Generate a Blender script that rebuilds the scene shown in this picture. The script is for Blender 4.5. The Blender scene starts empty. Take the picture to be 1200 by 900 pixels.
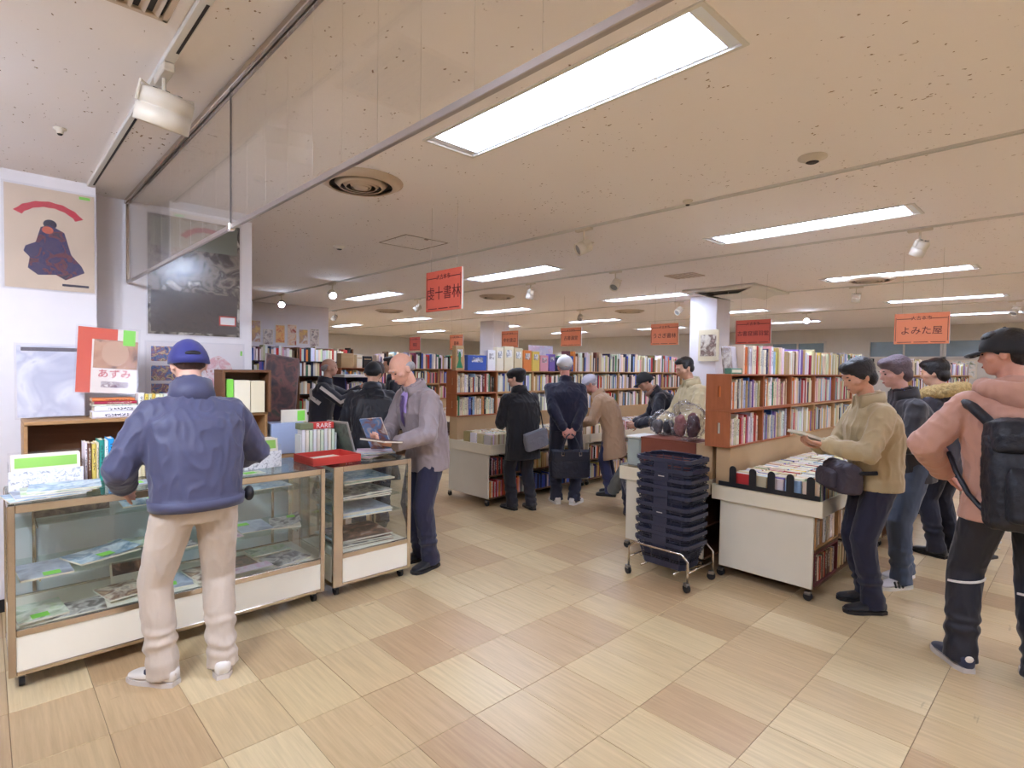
import bpy, bmesh, math, random
from mathutils import Vector, Matrix, noise
random.seed(7)
PI = math.pi
scene = bpy.context.scene
COL = scene.collection

# ---------------------------------------------------------------- camera, world, exposure
CEIL = 2.80
def make_camera():
    A, p, r = math.radians(43.67), math.radians(1.69), math.radians(.856)
    fw = Vector((math.sin(A)*math.cos(p), math.cos(A)*math.cos(p), -math.sin(p)))
    rt0 = Vector((math.cos(A), -math.sin(A), 0)); up0 = rt0.cross(fw)
    rt = rt0*math.cos(r) + up0*math.sin(r); up = up0*math.cos(r) - rt0*math.sin(r)
    cam = bpy.data.cameras.new('camera'); cam.sensor_width = 36.0; cam.lens = 650.0/1200.0*36.0
    cam.clip_start = .05; cam.clip_end = 100
    o = bpy.data.objects.new('camera', cam); COL.objects.link(o)
    m = Matrix((rt, up, -fw)).transposed().to_4x4(); m.translation = Vector((0, 0, 1.6))
    o.matrix_world = m
    scene.camera = o
make_camera()
world = bpy.data.worlds.new('world'); scene.world = world; world.use_nodes = True
world.node_tree.nodes['Background'].inputs[0].default_value = (1, .97, .95, 1)
world.node_tree.nodes['Background'].inputs[1].default_value = .25
vs = scene.view_settings
vs.view_transform = 'Standard'; vs.look = 'None'; vs.gamma = 1; vs.use_curve_mapping = False
vs.exposure = 1.2
PANEL = 15.0        # strength of the fluorescent panels
scene.cycles.max_bounces = 10; scene.cycles.diffuse_bounces = 5; scene.cycles.transparent_max_bounces = 16
scene.cycles.transmission_bounces = 8; scene.cycles.glossy_bounces = 4
scene.cycles.use_denoising = True
scene.cycles.caustics_reflective = False; scene.cycles.caustics_refractive = False
scene.cycles.sample_clamp_indirect = 12

# ---------------------------------------------------------------- materials
def S(r, g, b):
    f = lambda c: (c/255/12.92) if c/255 <= .04045 else ((c/255+.055)/1.055)**2.4
    return (f(r), f(g), f(b), 1)
MATS = {}
def new_mat(name):
    m = bpy.data.materials.new(name); m.use_nodes = True
    n = m.node_tree.nodes; l = m.node_tree.links
    return m, n, l, n['Principled BSDF']
def mat(name, rgb, rough=.6, metal=0, var=.06, scale=6, bump=0, bscale=60, stretch=None, spec=.5, coat=0, sheen=0):
    """plain surface colour with slight procedural mottling and fine relief"""
    if name in MATS: return MATS[name]
    m, n, l, b = new_mat(name)
    c = S(*rgb)
    b.inputs['Roughness'].default_value = rough; b.inputs['Metallic'].default_value = metal
    b.inputs['Specular IOR Level'].default_value = spec
    b.inputs['Coat Weight'].default_value = coat
    if sheen: b.inputs['Sheen Weight'].default_value = sheen
    tc = n.new('ShaderNodeTexCoord'); nz = n.new('ShaderNodeTexNoise'); nz.inputs['Scale'].default_value = scale
    nz.inputs['Detail'].default_value = 4
    src = tc.outputs['Object']
    if stretch:
        mp = n.new('ShaderNodeMapping'); mp.inputs['Scale'].default_value = stretch
        l.new(src, mp.inputs[0]); src = mp.outputs[0]
    l.new(src, nz.inputs['Vector'])
    mx = n.new('ShaderNodeMix'); mx.data_type = 'RGBA'
    mx.inputs[6].default_value = tuple(x*(1-var*1.6) for x in c[:3])+(1,)
    mx.inputs[7].default_value = tuple(min(1, x*(1+var*1.6)) for x in c[:3])+(1,)
    l.new(nz.outputs['Fac'], mx.inputs[0]); l.new(mx.outputs[2], b.inputs['Base Color'])
    if bump:
        n2 = n.new('ShaderNodeTexNoise'); n2.inputs['Scale'].default_value = bscale; n2.inputs['Detail'].default_value = 5
        l.new(src, n2.inputs['Vector'])
        bp = n.new('ShaderNodeBump'); bp.inputs['Strength'].default_value = bump; bp.inputs['Distance'].default_value = .01
        l.new(n2.outputs['Fac'], bp.inputs['Height']); l.new(bp.outputs[0], b.inputs['Normal'])
    MATS[name] = m; return m
def emis(name, rgb, strength):
    if name in MATS: return MATS[name]
    m, n, l, b = new_mat(name)
    b.inputs['Base Color'].default_value = S(*rgb); b.inputs['Emission Color'].default_value = S(*rgb)
    b.inputs['Emission Strength'].default_value = strength
    MATS[name] = m; return m
def glassy(name, rgb, amount=.12, rough=.03, alpha_tint=.0):
    """clear thin sheet: mostly see-through with a mirror-like sheen"""
    if name in MATS: return MATS[name]
    m = bpy.data.materials.new(name); m.use_nodes = True; n = m.node_tree.nodes; l = m.node_tree.links
    n.clear(); out = n.new('ShaderNodeOutputMaterial'); tr = n.new('ShaderNodeBsdfTransparent'); gl = n.new('ShaderNodeBsdfGlossy')
    tr.inputs[0].default_value = S(*rgb); gl.inputs['Roughness'].default_value = rough
    lw = n.new('ShaderNodeLayerWeight'); lw.inputs[0].default_value = .5
    fr = n.new('ShaderNodeMath'); fr.operation = 'POWER'; fr.inputs[1].default_value = 5; l.new(lw.outputs['Facing'], fr.inputs[0])
    ad = n.new('ShaderNodeMath'); ad.operation = 'MULTIPLY_ADD'; ad.inputs[1].default_value = .8; ad.inputs[2].default_value = .03+amount; ad.use_clamp = True
    l.new(fr.outputs[0], ad.inputs[0])
    mx = n.new('ShaderNodeMixShader'); l.new(ad.outputs[0], mx.inputs[0]); l.new(tr.outputs[0], mx.inputs[1]); l.new(gl.outputs[0], mx.inputs[2])
    last = mx.outputs[0]
    if alpha_tint:
        df = n.new('ShaderNodeBsdfDiffuse'); df.inputs[0].default_value = S(240, 240, 240)
        m2 = n.new('ShaderNodeMixShader'); m2.inputs[0].default_value = alpha_tint
        l.new(last, m2.inputs[1]); l.new(df.outputs[0], m2.inputs[2]); last = m2.outputs[0]
    l.new(last, out.inputs[0]); MATS[name] = m; return m
def objcol(name, rough=.55, coat=0, titles=True):
    """book cover: the object's own colour, with procedural spine title marks"""
    if name in MATS: return MATS[name]
    m, n, l, b = new_mat(name); b.inputs['Roughness'].default_value = rough; b.inputs['Coat Weight'].default_value = coat
    oi = n.new('ShaderNodeObjectInfo'); src = oi.outputs['Color']
    if titles:
        tc = n.new('ShaderNodeTexCoord'); sx = n.new('ShaderNodeSeparateXYZ'); l.new(tc.outputs['Generated'], sx.inputs[0])
        nz = n.new('ShaderNodeTexNoise'); nz.noise_dimensions = '2D'; nz.inputs['Scale'].default_value = 1; nz.inputs['Detail'].default_value = 1
        cb = n.new('ShaderNodeCombineXYZ')
        a = n.new('ShaderNodeMath'); a.operation = 'MULTIPLY'; a.inputs[1].default_value = 26; l.new(sx.outputs[2], a.inputs[0])
        r = n.new('ShaderNodeMath'); r.operation = 'MULTIPLY'; r.inputs[1].default_value = 90; l.new(oi.outputs['Random'], r.inputs[0])
        r2 = n.new('ShaderNodeMath'); r2.operation = 'MULTIPLY_ADD'; r2.inputs[1].default_value = 5; l.new(sx.outputs[0], r2.inputs[0]); l.new(r.outputs[0], r2.inputs[2])
        l.new(a.outputs[0], cb.inputs[0]); l.new(r2.outputs[0], cb.inputs[1]); l.new(cb.outputs[0], nz.inputs['Vector'])
        g = n.new('ShaderNodeMath'); g.operation = 'GREATER_THAN'; g.inputs[1].default_value = .53; l.new(nz.outputs['Fac'], g.inputs[0])
        def band(sock, lo, hi):
            c1 = n.new('ShaderNodeMath'); c1.operation = 'GREATER_THAN'; c1.inputs[1].default_value = lo; l.new(sock, c1.inputs[0])
            c2 = n.new('ShaderNodeMath'); c2.operation = 'LESS_THAN'; c2.inputs[1].default_value = hi; l.new(sock, c2.inputs[0])
            c3 = n.new('ShaderNodeMath'); c3.operation = 'MULTIPLY'; l.new(c1.outputs[0], c3.inputs[0]); l.new(c2.outputs[0], c3.inputs[1]); return c3.outputs[0]
        m1 = n.new('ShaderNodeMath'); m1.operation = 'MULTIPLY'; l.new(band(sx.outputs[2], .3, .88), m1.inputs[0]); l.new(band(sx.outputs[0], .3, .72), m1.inputs[1])
        m2 = n.new('ShaderNodeMath'); m2.operation = 'MULTIPLY'; l.new(m1.outputs[0], m2.inputs[0]); l.new(g.outputs[0], m2.inputs[1])
        bw = n.new('ShaderNodeRGBToBW'); l.new(src, bw.inputs[0])
        iv = n.new('ShaderNodeMath'); iv.operation = 'LESS_THAN'; iv.inputs[1].default_value = .12; l.new(bw.outputs[0], iv.inputs[0])
        ink = n.new('ShaderNodeMix'); ink.data_type = 'RGBA'; ink.inputs[6].default_value = (.03, .03, .05, 1); ink.inputs[7].default_value = (.75, .7, .55, 1); l.new(iv.outputs[0], ink.inputs[0])
        mx = n.new('ShaderNodeMix'); mx.data_type = 'RGBA'; l.new(m2.outputs[0], mx.inputs[0]); l.new(src, mx.inputs[6]); l.new(ink.outputs[2], mx.inputs[7]); src = mx.outputs[2]
    l.new(src, b.inputs['Base Color']); MATS[name] = m; return m
def attrcol(name, rough=.6):
    """colour stored per face (for the uncountable far books)"""
    if name in MATS: return MATS[name]
    m, n, l, b = new_mat(name); b.inputs['Roughness'].default_value = rough
    a = n.new('ShaderNodeAttribute'); a.attribute_name = 'Col'; l.new(a.outputs['Color'], b.inputs['Base Color'])
    MATS[name] = m; return m

# ---------------------------------------------------------------- mesh building
class MB:
    def __init__(s): s.v = []; s.f = []; s.mi = []; s.cur = 0; s.cols = None; s.col = None
    def face(s, *idx):
        s.f.append(idx); s.mi.append(s.cur)
        if s.cols is not None: s.cols.append(s.col)
    def add(s, vs, fs, M=None):
        k = len(s.v)
        s.v += [tuple(M @ Vector(p)) if M else tuple(p) for p in vs]
        for f in fs: s.face(*[k+i for i in f])
        return s
    def box(s, lo, hi, M=None):
        (a, b, c), (d, e, f) = lo, hi
        return s.add([(a,b,c),(d,b,c),(d,e,c),(a,e,c),(a,b,f),(d,b,f),(d,e,f),(a,e,f)],
                     [(0,3,2,1),(4,5,6,7),(0,1,5,4),(1,2,6,5),(2,3,7,6),(3,0,4,7)], M)
    def cbox(s, lo, hi, b=.004, M=None):
        """box with chamfered edges"""
        b = min(b, *[(h-l)*.45 for l, h in zip(lo, hi)])
        vs = []; idx = {}
        for i in (0, 1):
            for j in (0, 1):
                for k in (0, 1):
                    p = [(lo, hi)[t][ax] for ax, t in enumerate((i, j, k))]
                    for ax in range(3):     # vertex lying on the face of axis ax
                        q = list(p)
                        for o in range(3):
                            if o != ax: q[o] += b if (i, j, k)[o] == 0 else -b
                        idx[(i, j, k, ax)] = len(vs); vs.append(tuple(q))
        fs = []
        for ax in range(3):
            o1, o2 = [a for a in range(3) if a != ax]
            for t in (0, 1):
                loop = []
                for u, w in ((0,0),(1,0),(1,1),(0,1)):
                    c = [0,0,0]; c[ax] = t; c[o1] = u; c[o2] = w; loop.append(idx[(*c, ax)])
                flip = (t == 1) == (ax != 1)
                fs.append(tuple(loop if flip else loop[::-1]))
        for ax in range(3):                 # edges along ax
            o1, o2 = [a for a in range(3) if a != ax]
            for u in (0, 1):
                for w in (0, 1):
                    c0 = [0,0,0]; c0[o1] = u; c0[o2] = w; c1 = list(c0); c1[ax] = 1
                    q = (idx[(*c0, o1)], idx[(*c1, o1)], idx[(*c1, o2)], idx[(*c0, o2)])
                    fs.append(q if ((u == w) == (ax != 1)) else q[::-1])
        for i in (0, 1):
            for j in (0, 1):
                for k in (0, 1):
                    t = tuple(idx[(i, j, k, a)] for a in range(3))
                    fs.append(t if (i+j+k) % 2 else t[::-1])
        return s.add(vs, fs, M)
    def rings(s, rings, caps=True, M=None, closed=True):
        """loft through rings (lists of equal length)"""
        n = len(rings[0]); vs = [p for r in rings for p in r]; fs = []
        for i in range(len(rings)-1):
            for j in range(n if closed else n-1):
                fs.append((i*n+j, i*n+(j+1) % n, (i+1)*n+(j+1) % n, (i+1)*n+j))
        if caps:
            fs.append(tuple(range(n))[::-1]); fs.append(tuple((len(rings)-1)*n+j for j in range(n)))
        return s.add(vs, fs, M)
    def tube(s, pts, r, seg=8, M=None, caps=True):
        pts = [Vector(p) for p in pts]; rs = r if isinstance(r, (list, tuple)) else [r]*len(pts)
        out = []; up = None
        for i, p in enumerate(pts):
            d = (pts[min(i+1, len(pts)-1)] - pts[max(i-1, 0)]).normalized()
            if up is None: up = Vector((0, 0, 1)) if abs(d.z) < .9 else Vector((0, 1, 0))
            x = d.cross(up).normalized(); y = x.cross(d).normalized(); up = y
            out.append([tuple(p + (x*math.cos(2*PI*k/seg) + y*math.sin(2*PI*k/seg))*rs[i]) for k in range(seg)])
        return s.rings(out, caps, M)
    def lathe(s, prof, seg=16, M=None):
        return s.rings([[(r*math.cos(2*PI*k/seg), r*math.sin(2*PI*k/seg), z) for k in range(seg)] for r, z in prof], True, M)
    def ball(s, c, r, seg=12, M=None, rot=None):
        r = r if isinstance(r, (list, tuple)) else (r, r, r); c = Vector(c); n = max(6, seg//2+1)
        rg = []
        for i in range(n+1):
            t = -PI/2 + PI*i/n; t = max(-PI/2+.03, min(PI/2-.03, t))
            ring = []
            for k in range(seg):
                q = Vector((r[0]*math.cos(t)*math.cos(2*PI*k/seg), r[1]*math.cos(t)*math.sin(2*PI*k/seg), r[2]*math.sin(t)))
                if rot: q = rot @ q
                ring.append(tuple(c+q))
            rg.append(ring)
        return s.rings(rg, True, M)
    def hoop(s, prof, seg=32, M=None):
        """ring-shaped body from a closed profile (r, z)"""
        prof = list(prof)+[prof[0]]
        return s.rings([[(r*math.cos(2*PI*k/seg), r*math.sin(2*PI*k/seg), z) for k in range(seg)] for r, z in prof], False, M)
    def poly(s, pts, z0, z1, M=None):
        """vertical prism from an outline (counter-clockwise)"""
        return s.rings([[(x, y, z0) for x, y in pts], [(x, y, z1) for x, y in pts]], True, M)
    def mesh(s, name, mats, smooth=False):
        me = bpy.data.meshes.new(name); me.from_pydata(s.v, [], s.f)
        for m in (mats if isinstance(mats, (list, tuple)) else [mats]): me.materials.append(m)
        me.polygons.foreach_set('material_index', s.mi)
        if s.cols is not None:
            a = me.attributes.new('Col', 'FLOAT_COLOR', 'FACE')
            a.data.foreach_set('color', [c for q in s.cols for c in q])
        if smooth:
            me.polygons.foreach_set('use_smooth', [True]*len(s.f))
        me.update(); return me
    def build(s, name, mats, parent=None, smooth=False, loc=None, rot=None):
        return place(name, s.mesh(name, mats, smooth), parent, loc, rot)
def place(name, me, parent=None, loc=None, rot=None, scale=None, color=None):
    o = bpy.data.objects.new(name, me); COL.objects.link(o)
    if parent is not None: o.parent = parent
    if loc is not None: o.location = loc
    if rot is not None: o.rotation_euler = rot
    if scale is not None: o.scale = scale
    if color is not None: o.color = color
    return o
def tag(o, label=None, cat=None, group=None, kind=None):
    if label: o['label'] = label
    if cat: o['category'] = cat
    if group: o['group'] = group
    if kind: o['kind'] = kind
    return o
def thing(name, label, cat, loc=(0, 0, 0), rotz=0, group=None):
    o = bpy.data.objects.new(name, None); COL.objects.link(o)
    o.location = loc; o.rotation_euler = (0, 0, rotz); o.empty_display_size = .1
    return tag(o, label, cat, group)
def copy_tree(o, parent=None):
    c = o.copy(); COL.objects.link(c); c.parent = parent
    for ch in list(o.children): copy_tree(ch, c)
    return c
def struct(name, mb, m, parent=None, **k):
    o = mb.build(name, m, parent, **k)
    if parent is None: o['kind'] = 'structure'
    return o
def Rz(a): return Matrix.Rotation(a, 4, 'Z')
def Tr(x, y, z): return Matrix.Translation((x, y, z))
ORD = ['zeroth','first','second','third','fourth','fifth','sixth','seventh','eighth','ninth','tenth','eleventh','twelfth','thirteenth','fourteenth','fifteenth','sixteenth','seventeenth','eighteenth','nineteenth']
def ordinal(i):
    if i < 20: return ORD[i]
    t = {2:'twenty',3:'thirty',4:'forty',5:'fifty',6:'sixty',7:'seventy',8:'eighty',9:'ninety'}[i//10]
    return t+'-'+ORD[i % 10] if i % 10 else t[:-1]+'ieth'
# lettering: flat text turned into meshes
_dg = None
def text_mesh(body, size, depth=.0006, align='CENTER'):
    cu = bpy.data.curves.new('txt', 'FONT'); cu.body = body; cu.size = size; cu.align_x = align; cu.align_y = 'CENTER'; cu.extrude = depth; cu.resolution_u = 3
    o = bpy.data.objects.new('txt', cu); COL.objects.link(o)
    dg = bpy.context.evaluated_depsgraph_get(); me = bpy.data.meshes.new_from_object(o.evaluated_get(dg))
    bpy.data.objects.remove(o); bpy.data.curves.remove(cu); return me
def lettering(body, size, m, parent, loc, rot, name='lettering', sx=1):
    me = text_mesh(body, size); me.materials.clear(); me.materials.append(m)
    return place(name, me, parent, loc, rot, (sx, 1, 1))

# ---------------------------------------------------------------- setting
TX, TY, TX0, TY0 = .31, .475, .07, 1.44
def floor_material():
    m, n, l, b = new_mat('floor_tile')
    geo = n.new('ShaderNodeNewGeometry')
    sub = n.new('ShaderNodeVectorMath'); sub.operation = 'SUBTRACT'; sub.inputs[1].default_value = (TX0, TY0, 0); l.new(geo.outputs['Position'], sub.inputs[0])
    dv = n.new('ShaderNodeVectorMath'); dv.operation = 'DIVIDE'; dv.inputs[1].default_value = (TX, TY, 1); l.new(sub.outputs[0], dv.inputs[0])
    fl = n.new('ShaderNodeVectorMath'); fl.operation = 'FLOOR'; l.new(dv.outputs[0], fl.inputs[0])
    fl2 = n.new('ShaderNodeVectorMath'); fl2.operation = 'MULTIPLY'; fl2.inputs[1].default_value = (1, 1, 0); l.new(fl.outputs[0], fl2.inputs[0])
    wn = n.new('ShaderNodeTexWhiteNoise'); wn.noise_dimensions = '3D'; l.new(fl2.outputs[0], wn.inputs['Vector'])
    cr = n.new('ShaderNodeValToRGB'); e = cr.color_ramp.elements
    e[0].position = 0; e[0].color = S(190, 158, 119); e[1].position = 1; e[1].color = S(222, 200, 158)
    x = cr.color_ramp.elements.new(.45); x.color = S(205, 178, 136)
    x = cr.color_ramp.elements.new(.75); x.color = S(212, 188, 144)
    l.new(wn.outputs['Value'], cr.inputs[0])
    sc = n.new('ShaderNodeVectorMath'); sc.operation = 'MULTIPLY'; sc.inputs[1].default_value = (55, 2.6, 1); l.new(geo.outputs['Position'], sc.inputs[0])
    ad = n.new('ShaderNodeVectorMath'); ad.operation = 'MULTIPLY_ADD'; ad.inputs[1].default_value = (13.7, 7.3, 0); l.new(fl2.outputs[0], ad.inputs[0]); l.new(sc.outputs[0], ad.inputs[2])
    nz = n.new('ShaderNodeTexNoise'); nz.inputs['Scale'].default_value = 1; nz.inputs['Detail'].default_value = 5; nz.inputs['Roughness'].default_value = .6; l.new(ad.outputs[0], nz.inputs['Vector'])
    g = n.new('ShaderNodeValToRGB'); e = g.color_ramp.elements; e[0].position = .3; e[0].color = (.80, .76, .72, 1); e[1].position = .68; e[1].color = (1.06, 1.05, 1.03, 1); l.new(nz.outputs['Fac'], g.inputs[0])
    mu = n.new('ShaderNodeMix'); mu.data_type = 'RGBA'; mu.blend_type = 'MULTIPLY'; mu.inputs[0].default_value = .85; l.new(cr.outputs[0], mu.inputs[6]); l.new(g.outputs[0], mu.inputs[7])
    # scuffs
    s1 = n.new('ShaderNodeVectorMath'); s1.operation = 'MULTIPLY'; s1.inputs[1].default_value = (1.6, 9, 1); l.new(geo.outputs['Position'], s1.inputs[0])
    n2 = n.new('ShaderNodeTexNoise'); n2.inputs['Scale'].default_value = 2.2; n2.inputs['Detail'].default_value = 6; l.new(s1.outputs[0], n2.inputs['Vector'])
    t = n.new('ShaderNodeValToRGB'); t.color_ramp.elements[0].position = .70; t.color_ramp.elements[0].color = (0,0,0,1); t.color_ramp.elements[1].position = .74; t.color_ramp.elements[1].color = (.35,.35,.35,1); l.new(n2.outputs['Fac'], t.inputs[0])
    m2 = n.new('ShaderNodeMix'); m2.data_type = 'RGBA'; l.new(t.outputs[0], m2.inputs[0]); l.new(mu.outputs[2], m2.inputs[6]); m2.inputs[7].default_value = S(120, 98, 70)
    l.new(m2.outputs[2], b.inputs['Base Color'])
    rr = n.new('ShaderNodeMapRange'); rr.inputs[3].default_value = .26; rr.inputs[4].default_value = .42; l.new(n2.outputs['Fac'], rr.inputs[0]); l.new(rr.outputs[0], b.inputs['Roughness'])
    b.inputs['Specular IOR Level'].default_value = .55
    bp = n.new('ShaderNodeBump'); bp.inputs['Strength'].default_value = .08; bp.inputs['Distance'].default_value = .004; l.new(nz.outputs['Fac'], bp.inputs['Height']); l.new(bp.outputs[0], b.inputs['Normal'])
    return m
def ceiling_material():
    m, n, l, b = new_mat('ceiling_board'); b.inputs['Roughness'].default_value = .85; b.inputs['Specular IOR Level'].default_value = .2
    geo = n.new('ShaderNodeNewGeometry')
    a = n.new('ShaderNodeTexNoise'); a.inputs['Scale'].default_value = 52; a.inputs['Detail'].default_value = 2
    mp = n.new('ShaderNodeVectorMath'); mp.operation = 'MULTIPLY'; mp.inputs[1].default_value = (1, .62, 1); l.new(geo.outputs['Position'], mp.inputs[0]); l.new(mp.outputs[0], a.inputs['Vector'])
    big = n.new('ShaderNodeTexNoise'); big.inputs['Scale'].default_value = 2.2; big.inputs['Detail'].default_value = 2; l.new(geo.outputs['Position'], big.inputs['Vector'])
    sm = n.new('ShaderNodeMath'); sm.operation = 'MULTIPLY_ADD'; sm.inputs[1].default_value = .22; l.new(big.outputs['Fac'], sm.inputs[0]); l.new(a.outputs['Fac'], sm.inputs[2])
    r = n.new('ShaderNodeValToRGB'); r.color_ramp.elements[0].position = .825; r.color_ramp.elements[1].position = .855; l.new(sm.outputs[0], r.inputs[0])
    mx = n.new('ShaderNodeMix'); mx.data_type = 'RGBA'; mx.inputs[6].default_value = S(250, 243, 240); mx.inputs[7].default_value = S(150, 122, 98); l.new(r.outputs[0], mx.inputs[0])
    st = n.new('ShaderNodeMix'); st.data_type = 'RGBA'; st.blend_type = 'MULTIPLY'; st.inputs[0].default_value = .25; l.new(mx.outputs[2], st.inputs[6]); l.new(big.outputs['Color'], st.inputs[7])
    l.new(mx.outputs[2], b.inputs['Base Color'])
    bp = n.new('ShaderNodeBump'); bp.inputs['Strength'].default_value = .25; bp.inputs['Distance'].default_value = .003; bp.invert = True; l.new(r.outputs[0], bp.inputs['Height']); l.new(bp.outputs[0], b.inputs['Normal'])
    return m
M_FLOOR = floor_material(); M_CEIL = ceiling_material()
M_GROUT = mat('floor_joint', (150, 122, 92), .8)
M_WALL = mat('wall_paint', (232, 228, 232), .8, var=.03, bump=.05, bscale=120)
M_WALLB = mat('wall_paint_warm', (224, 218, 208), .8, var=.03)
M_WHITE = mat('white_metal', (226, 222, 214), .45, var=.03)
M_CREAM = mat('cream_laminate', (240, 232, 214), .4, var=.03)
M_CHROME = mat('chrome', (205, 196, 186), .16, 1, var=.05, scale=14)
M_CHROME2 = mat('worn_chrome', (188, 172, 156), .22, 1, var=.1, scale=20)
M_BLACK = mat('black_plastic', (26, 25, 30), .45, var=.1)
M_DARKGAP = mat('dark_slot', (40, 34, 34), .7)
M_WOOD = mat('pale_wood', (176, 134, 88), .55, var=.12, scale=3, stretch=(2, 18, 18), bump=.05)
M_WOODD = mat('brown_wood', (112, 74, 46), .55, var=.15, scale=3, stretch=(2, 18, 18), bump=.05)
M_GLASS = glassy('clear_glass', (252, 254, 253), .03, .01)
M_GLASSG = glassy('green_edge_glass', (246, 253, 251), .03, .01)
M_PLAST = glassy('clear_plastic', (253, 253, 254), .015, .16, .012)

XMIN, XMAX, YMIN, YMAX = -5.0, 17.0, -7.0, 20.0
def build_floor():
    mb = MB(); mb.box((XMIN-.2, YMIN-.2, -.2), (XMAX+.2, YMAX+.2, -.004))
    fl = struct('floor', mb, M_GROUT)
    cam = Vector((0, 0)); fw = Vector((math.sin(math.radians(43.67)), math.cos(math.radians(43.67)))); rt = Vector((fw.y, -fw.x))
    cells = []
    for i in range(int((XMIN-TX0)/TX), int((XMAX-TX0)/TX)):
        for j in range(int((YMIN-TY0)/TY), int((YMAX-TY0)/TY)):
            c = Vector((TX0+(i+.5)*TX, TY0+(j+.5)*TY)); d = c.dot(fw); s = abs(c.dot(rt))
            vis = d > 1.9 and s < d*.93+.35 and c.y < 4.75
            cells.append((0 if vis else 1, d if vis else c.length, i, j))
    cells.sort()
    g = .0011
    mt = MB(); mt.cbox((g, g, -.004), (TX-g, TY-g, 0), .0012); me = mt.mesh('tile', M_FLOOR)
    for k, (v, d, i, j) in enumerate(cells[:300]):
        place('tile', me, fl, (TX0+i*TX, TY0+j*TY, 0))
    mb = MB()
    for v, d, i, j in cells[300:]:
        x, y = TX0+i*TX, TY0+j*TY
        mb.box((x+g, y+g, -.004), (x+TX-g, y+TY-g, 0))
    o = mb.build('remaining_tiles', M_FLOOR, fl); o['kind'] = 'stuff'
build_floor()

# fluorescent fixtures: (x, y) centres of the recessed boxes
FX = [1.87, 4.92, 7.99, 11.1, 14.2]; FY = [-5.2, -1.75, 1.70, 5.22, 8.72, 12.2, 15.7]
FIX = [(x, y) for x in FX for y in FY if not (x < 3 and y > 3)] + [(-1.3, -1.75), (-1.3, 1.7), (-1.3, -5.2)]
FW, FL = .155, .775       # half width (x) and half length (y)
def build_ceiling():
    xs = sorted({XMIN-.2, XMAX+.2, *[x-FW for x, y in FIX], *[x+FW for x, y in FIX]})
    ys = sorted({YMIN-.2, YMAX+.2, *[y-FL for x, y in FIX], *[y+FL for x, y in FIX]})
    hole = {(round(x, 3), round(y, 3)) for x, y in FIX}
    mb = MB(); Zc, Zt = CEIL, CEIL+.25
    for a, b in zip(xs, xs[1:]):
        for c, d in zip(ys, ys[1:]):
            if (round((a+b)/2, 3), round((c+d)/2, 3)) in hole: continue
            mb.box((a, c, Zc), (b, d, Zt))
    struct('ceiling', mb, M_CEIL)
    # shallow seams / slot rails along y
    k = 1
    for x, w in ((3.70, .02), (5.58, .022), (8.75, .022), (11.95, .02)):
        mb = MB(); mb.box((x-w, -5, CEIL-.012), (x-w*.45, 19.5, CEIL+.01)); mb.box((x+w*.45, -5, CEIL-.012), (x+w, 19.5, CEIL+.01))
        mb.cur = 1; mb.box((x-w*.45, -5, CEIL-.004), (x+w*.45, 19.5, CEIL+.01))
        struct('trim_%d' % k, mb, [M_WHITE, M_DARKGAP]); k += 1
build_ceiling()
M_PANEL = emis('fluorescent_tube_glow', (212, 226, 255), PANEL)
M_REFL = mat('white_reflector', (236, 240, 244), .35)
def build_fixtures():
    t = thing('ceiling_light', '', 'ceiling light')
    mb = MB(); f = .018     # trim frame on the ceiling
    for lo, hi in (((-FW-f, -FL-f), (-FW, FL+f)), ((FW, -FL-f), (FW+f, FL+f)), ((-FW, -FL-f), (FW, -FL)), ((-FW, FL), (FW, FL+f))):
        mb.box((lo[0], lo[1], -.007), (hi[0], hi[1], .0))
    mb.build('trim_frame', M_WHITE, t)
    mb = MB(); w, L = FW-.002, FL-.002
    mb.box((-w, -L, .001), (-w+.012, L, .11)); mb.box((w-.012, -L, .001), (w, L, .11)); mb.box((-w, -L, .001), (w, -L+.05, .11)); mb.box((-w, L-.05, .001), (w, L, .11)); mb.box((-w, -L, .11), (w, L, .125))
    mb.build('housing', M_REFL, t)
    for s in (-1, 1):
        mb = MB(); mb.tube([(s*.07, -FL+.07, .06), (s*.07, FL-.07, .06)], .0165, 10); o = mb.build('tube', M_PANEL, t, True)
    mb = MB(); mb.box((-FW+.014, -FL+.06, .022), (FW-.014, FL-.06, .026)); mb.build('diffuser', M_PANEL, t)
    lab = {(0, 2): 'large bright fluorescent ceiling light nearest the camera, beside the glass partition'}
    for i, (x, y) in enumerate(FIX):
        o = t if i == 0 else copy_tree(t)
        o.location = (x, y, CEIL)
        ix = FX.index(x) if x in FX else -1; iy = FY.index(y)
        if (ix, iy) in lab: s = lab[(ix, iy)]
        elif ix < 0 or iy < 2: s = 'recessed fluorescent ceiling light in the part of the shop behind the camera, spot %d-%d' % (ix+2, iy+1)
        else: s = 'recessed fluorescent ceiling light, %s row from the glass partition, %s along from the right wall' % (ORD[ix+1], ORD[iy-1])
        tag(o, s, 'ceiling light', 'recessed fluorescent ceiling lights')
build_fixtures()

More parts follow.
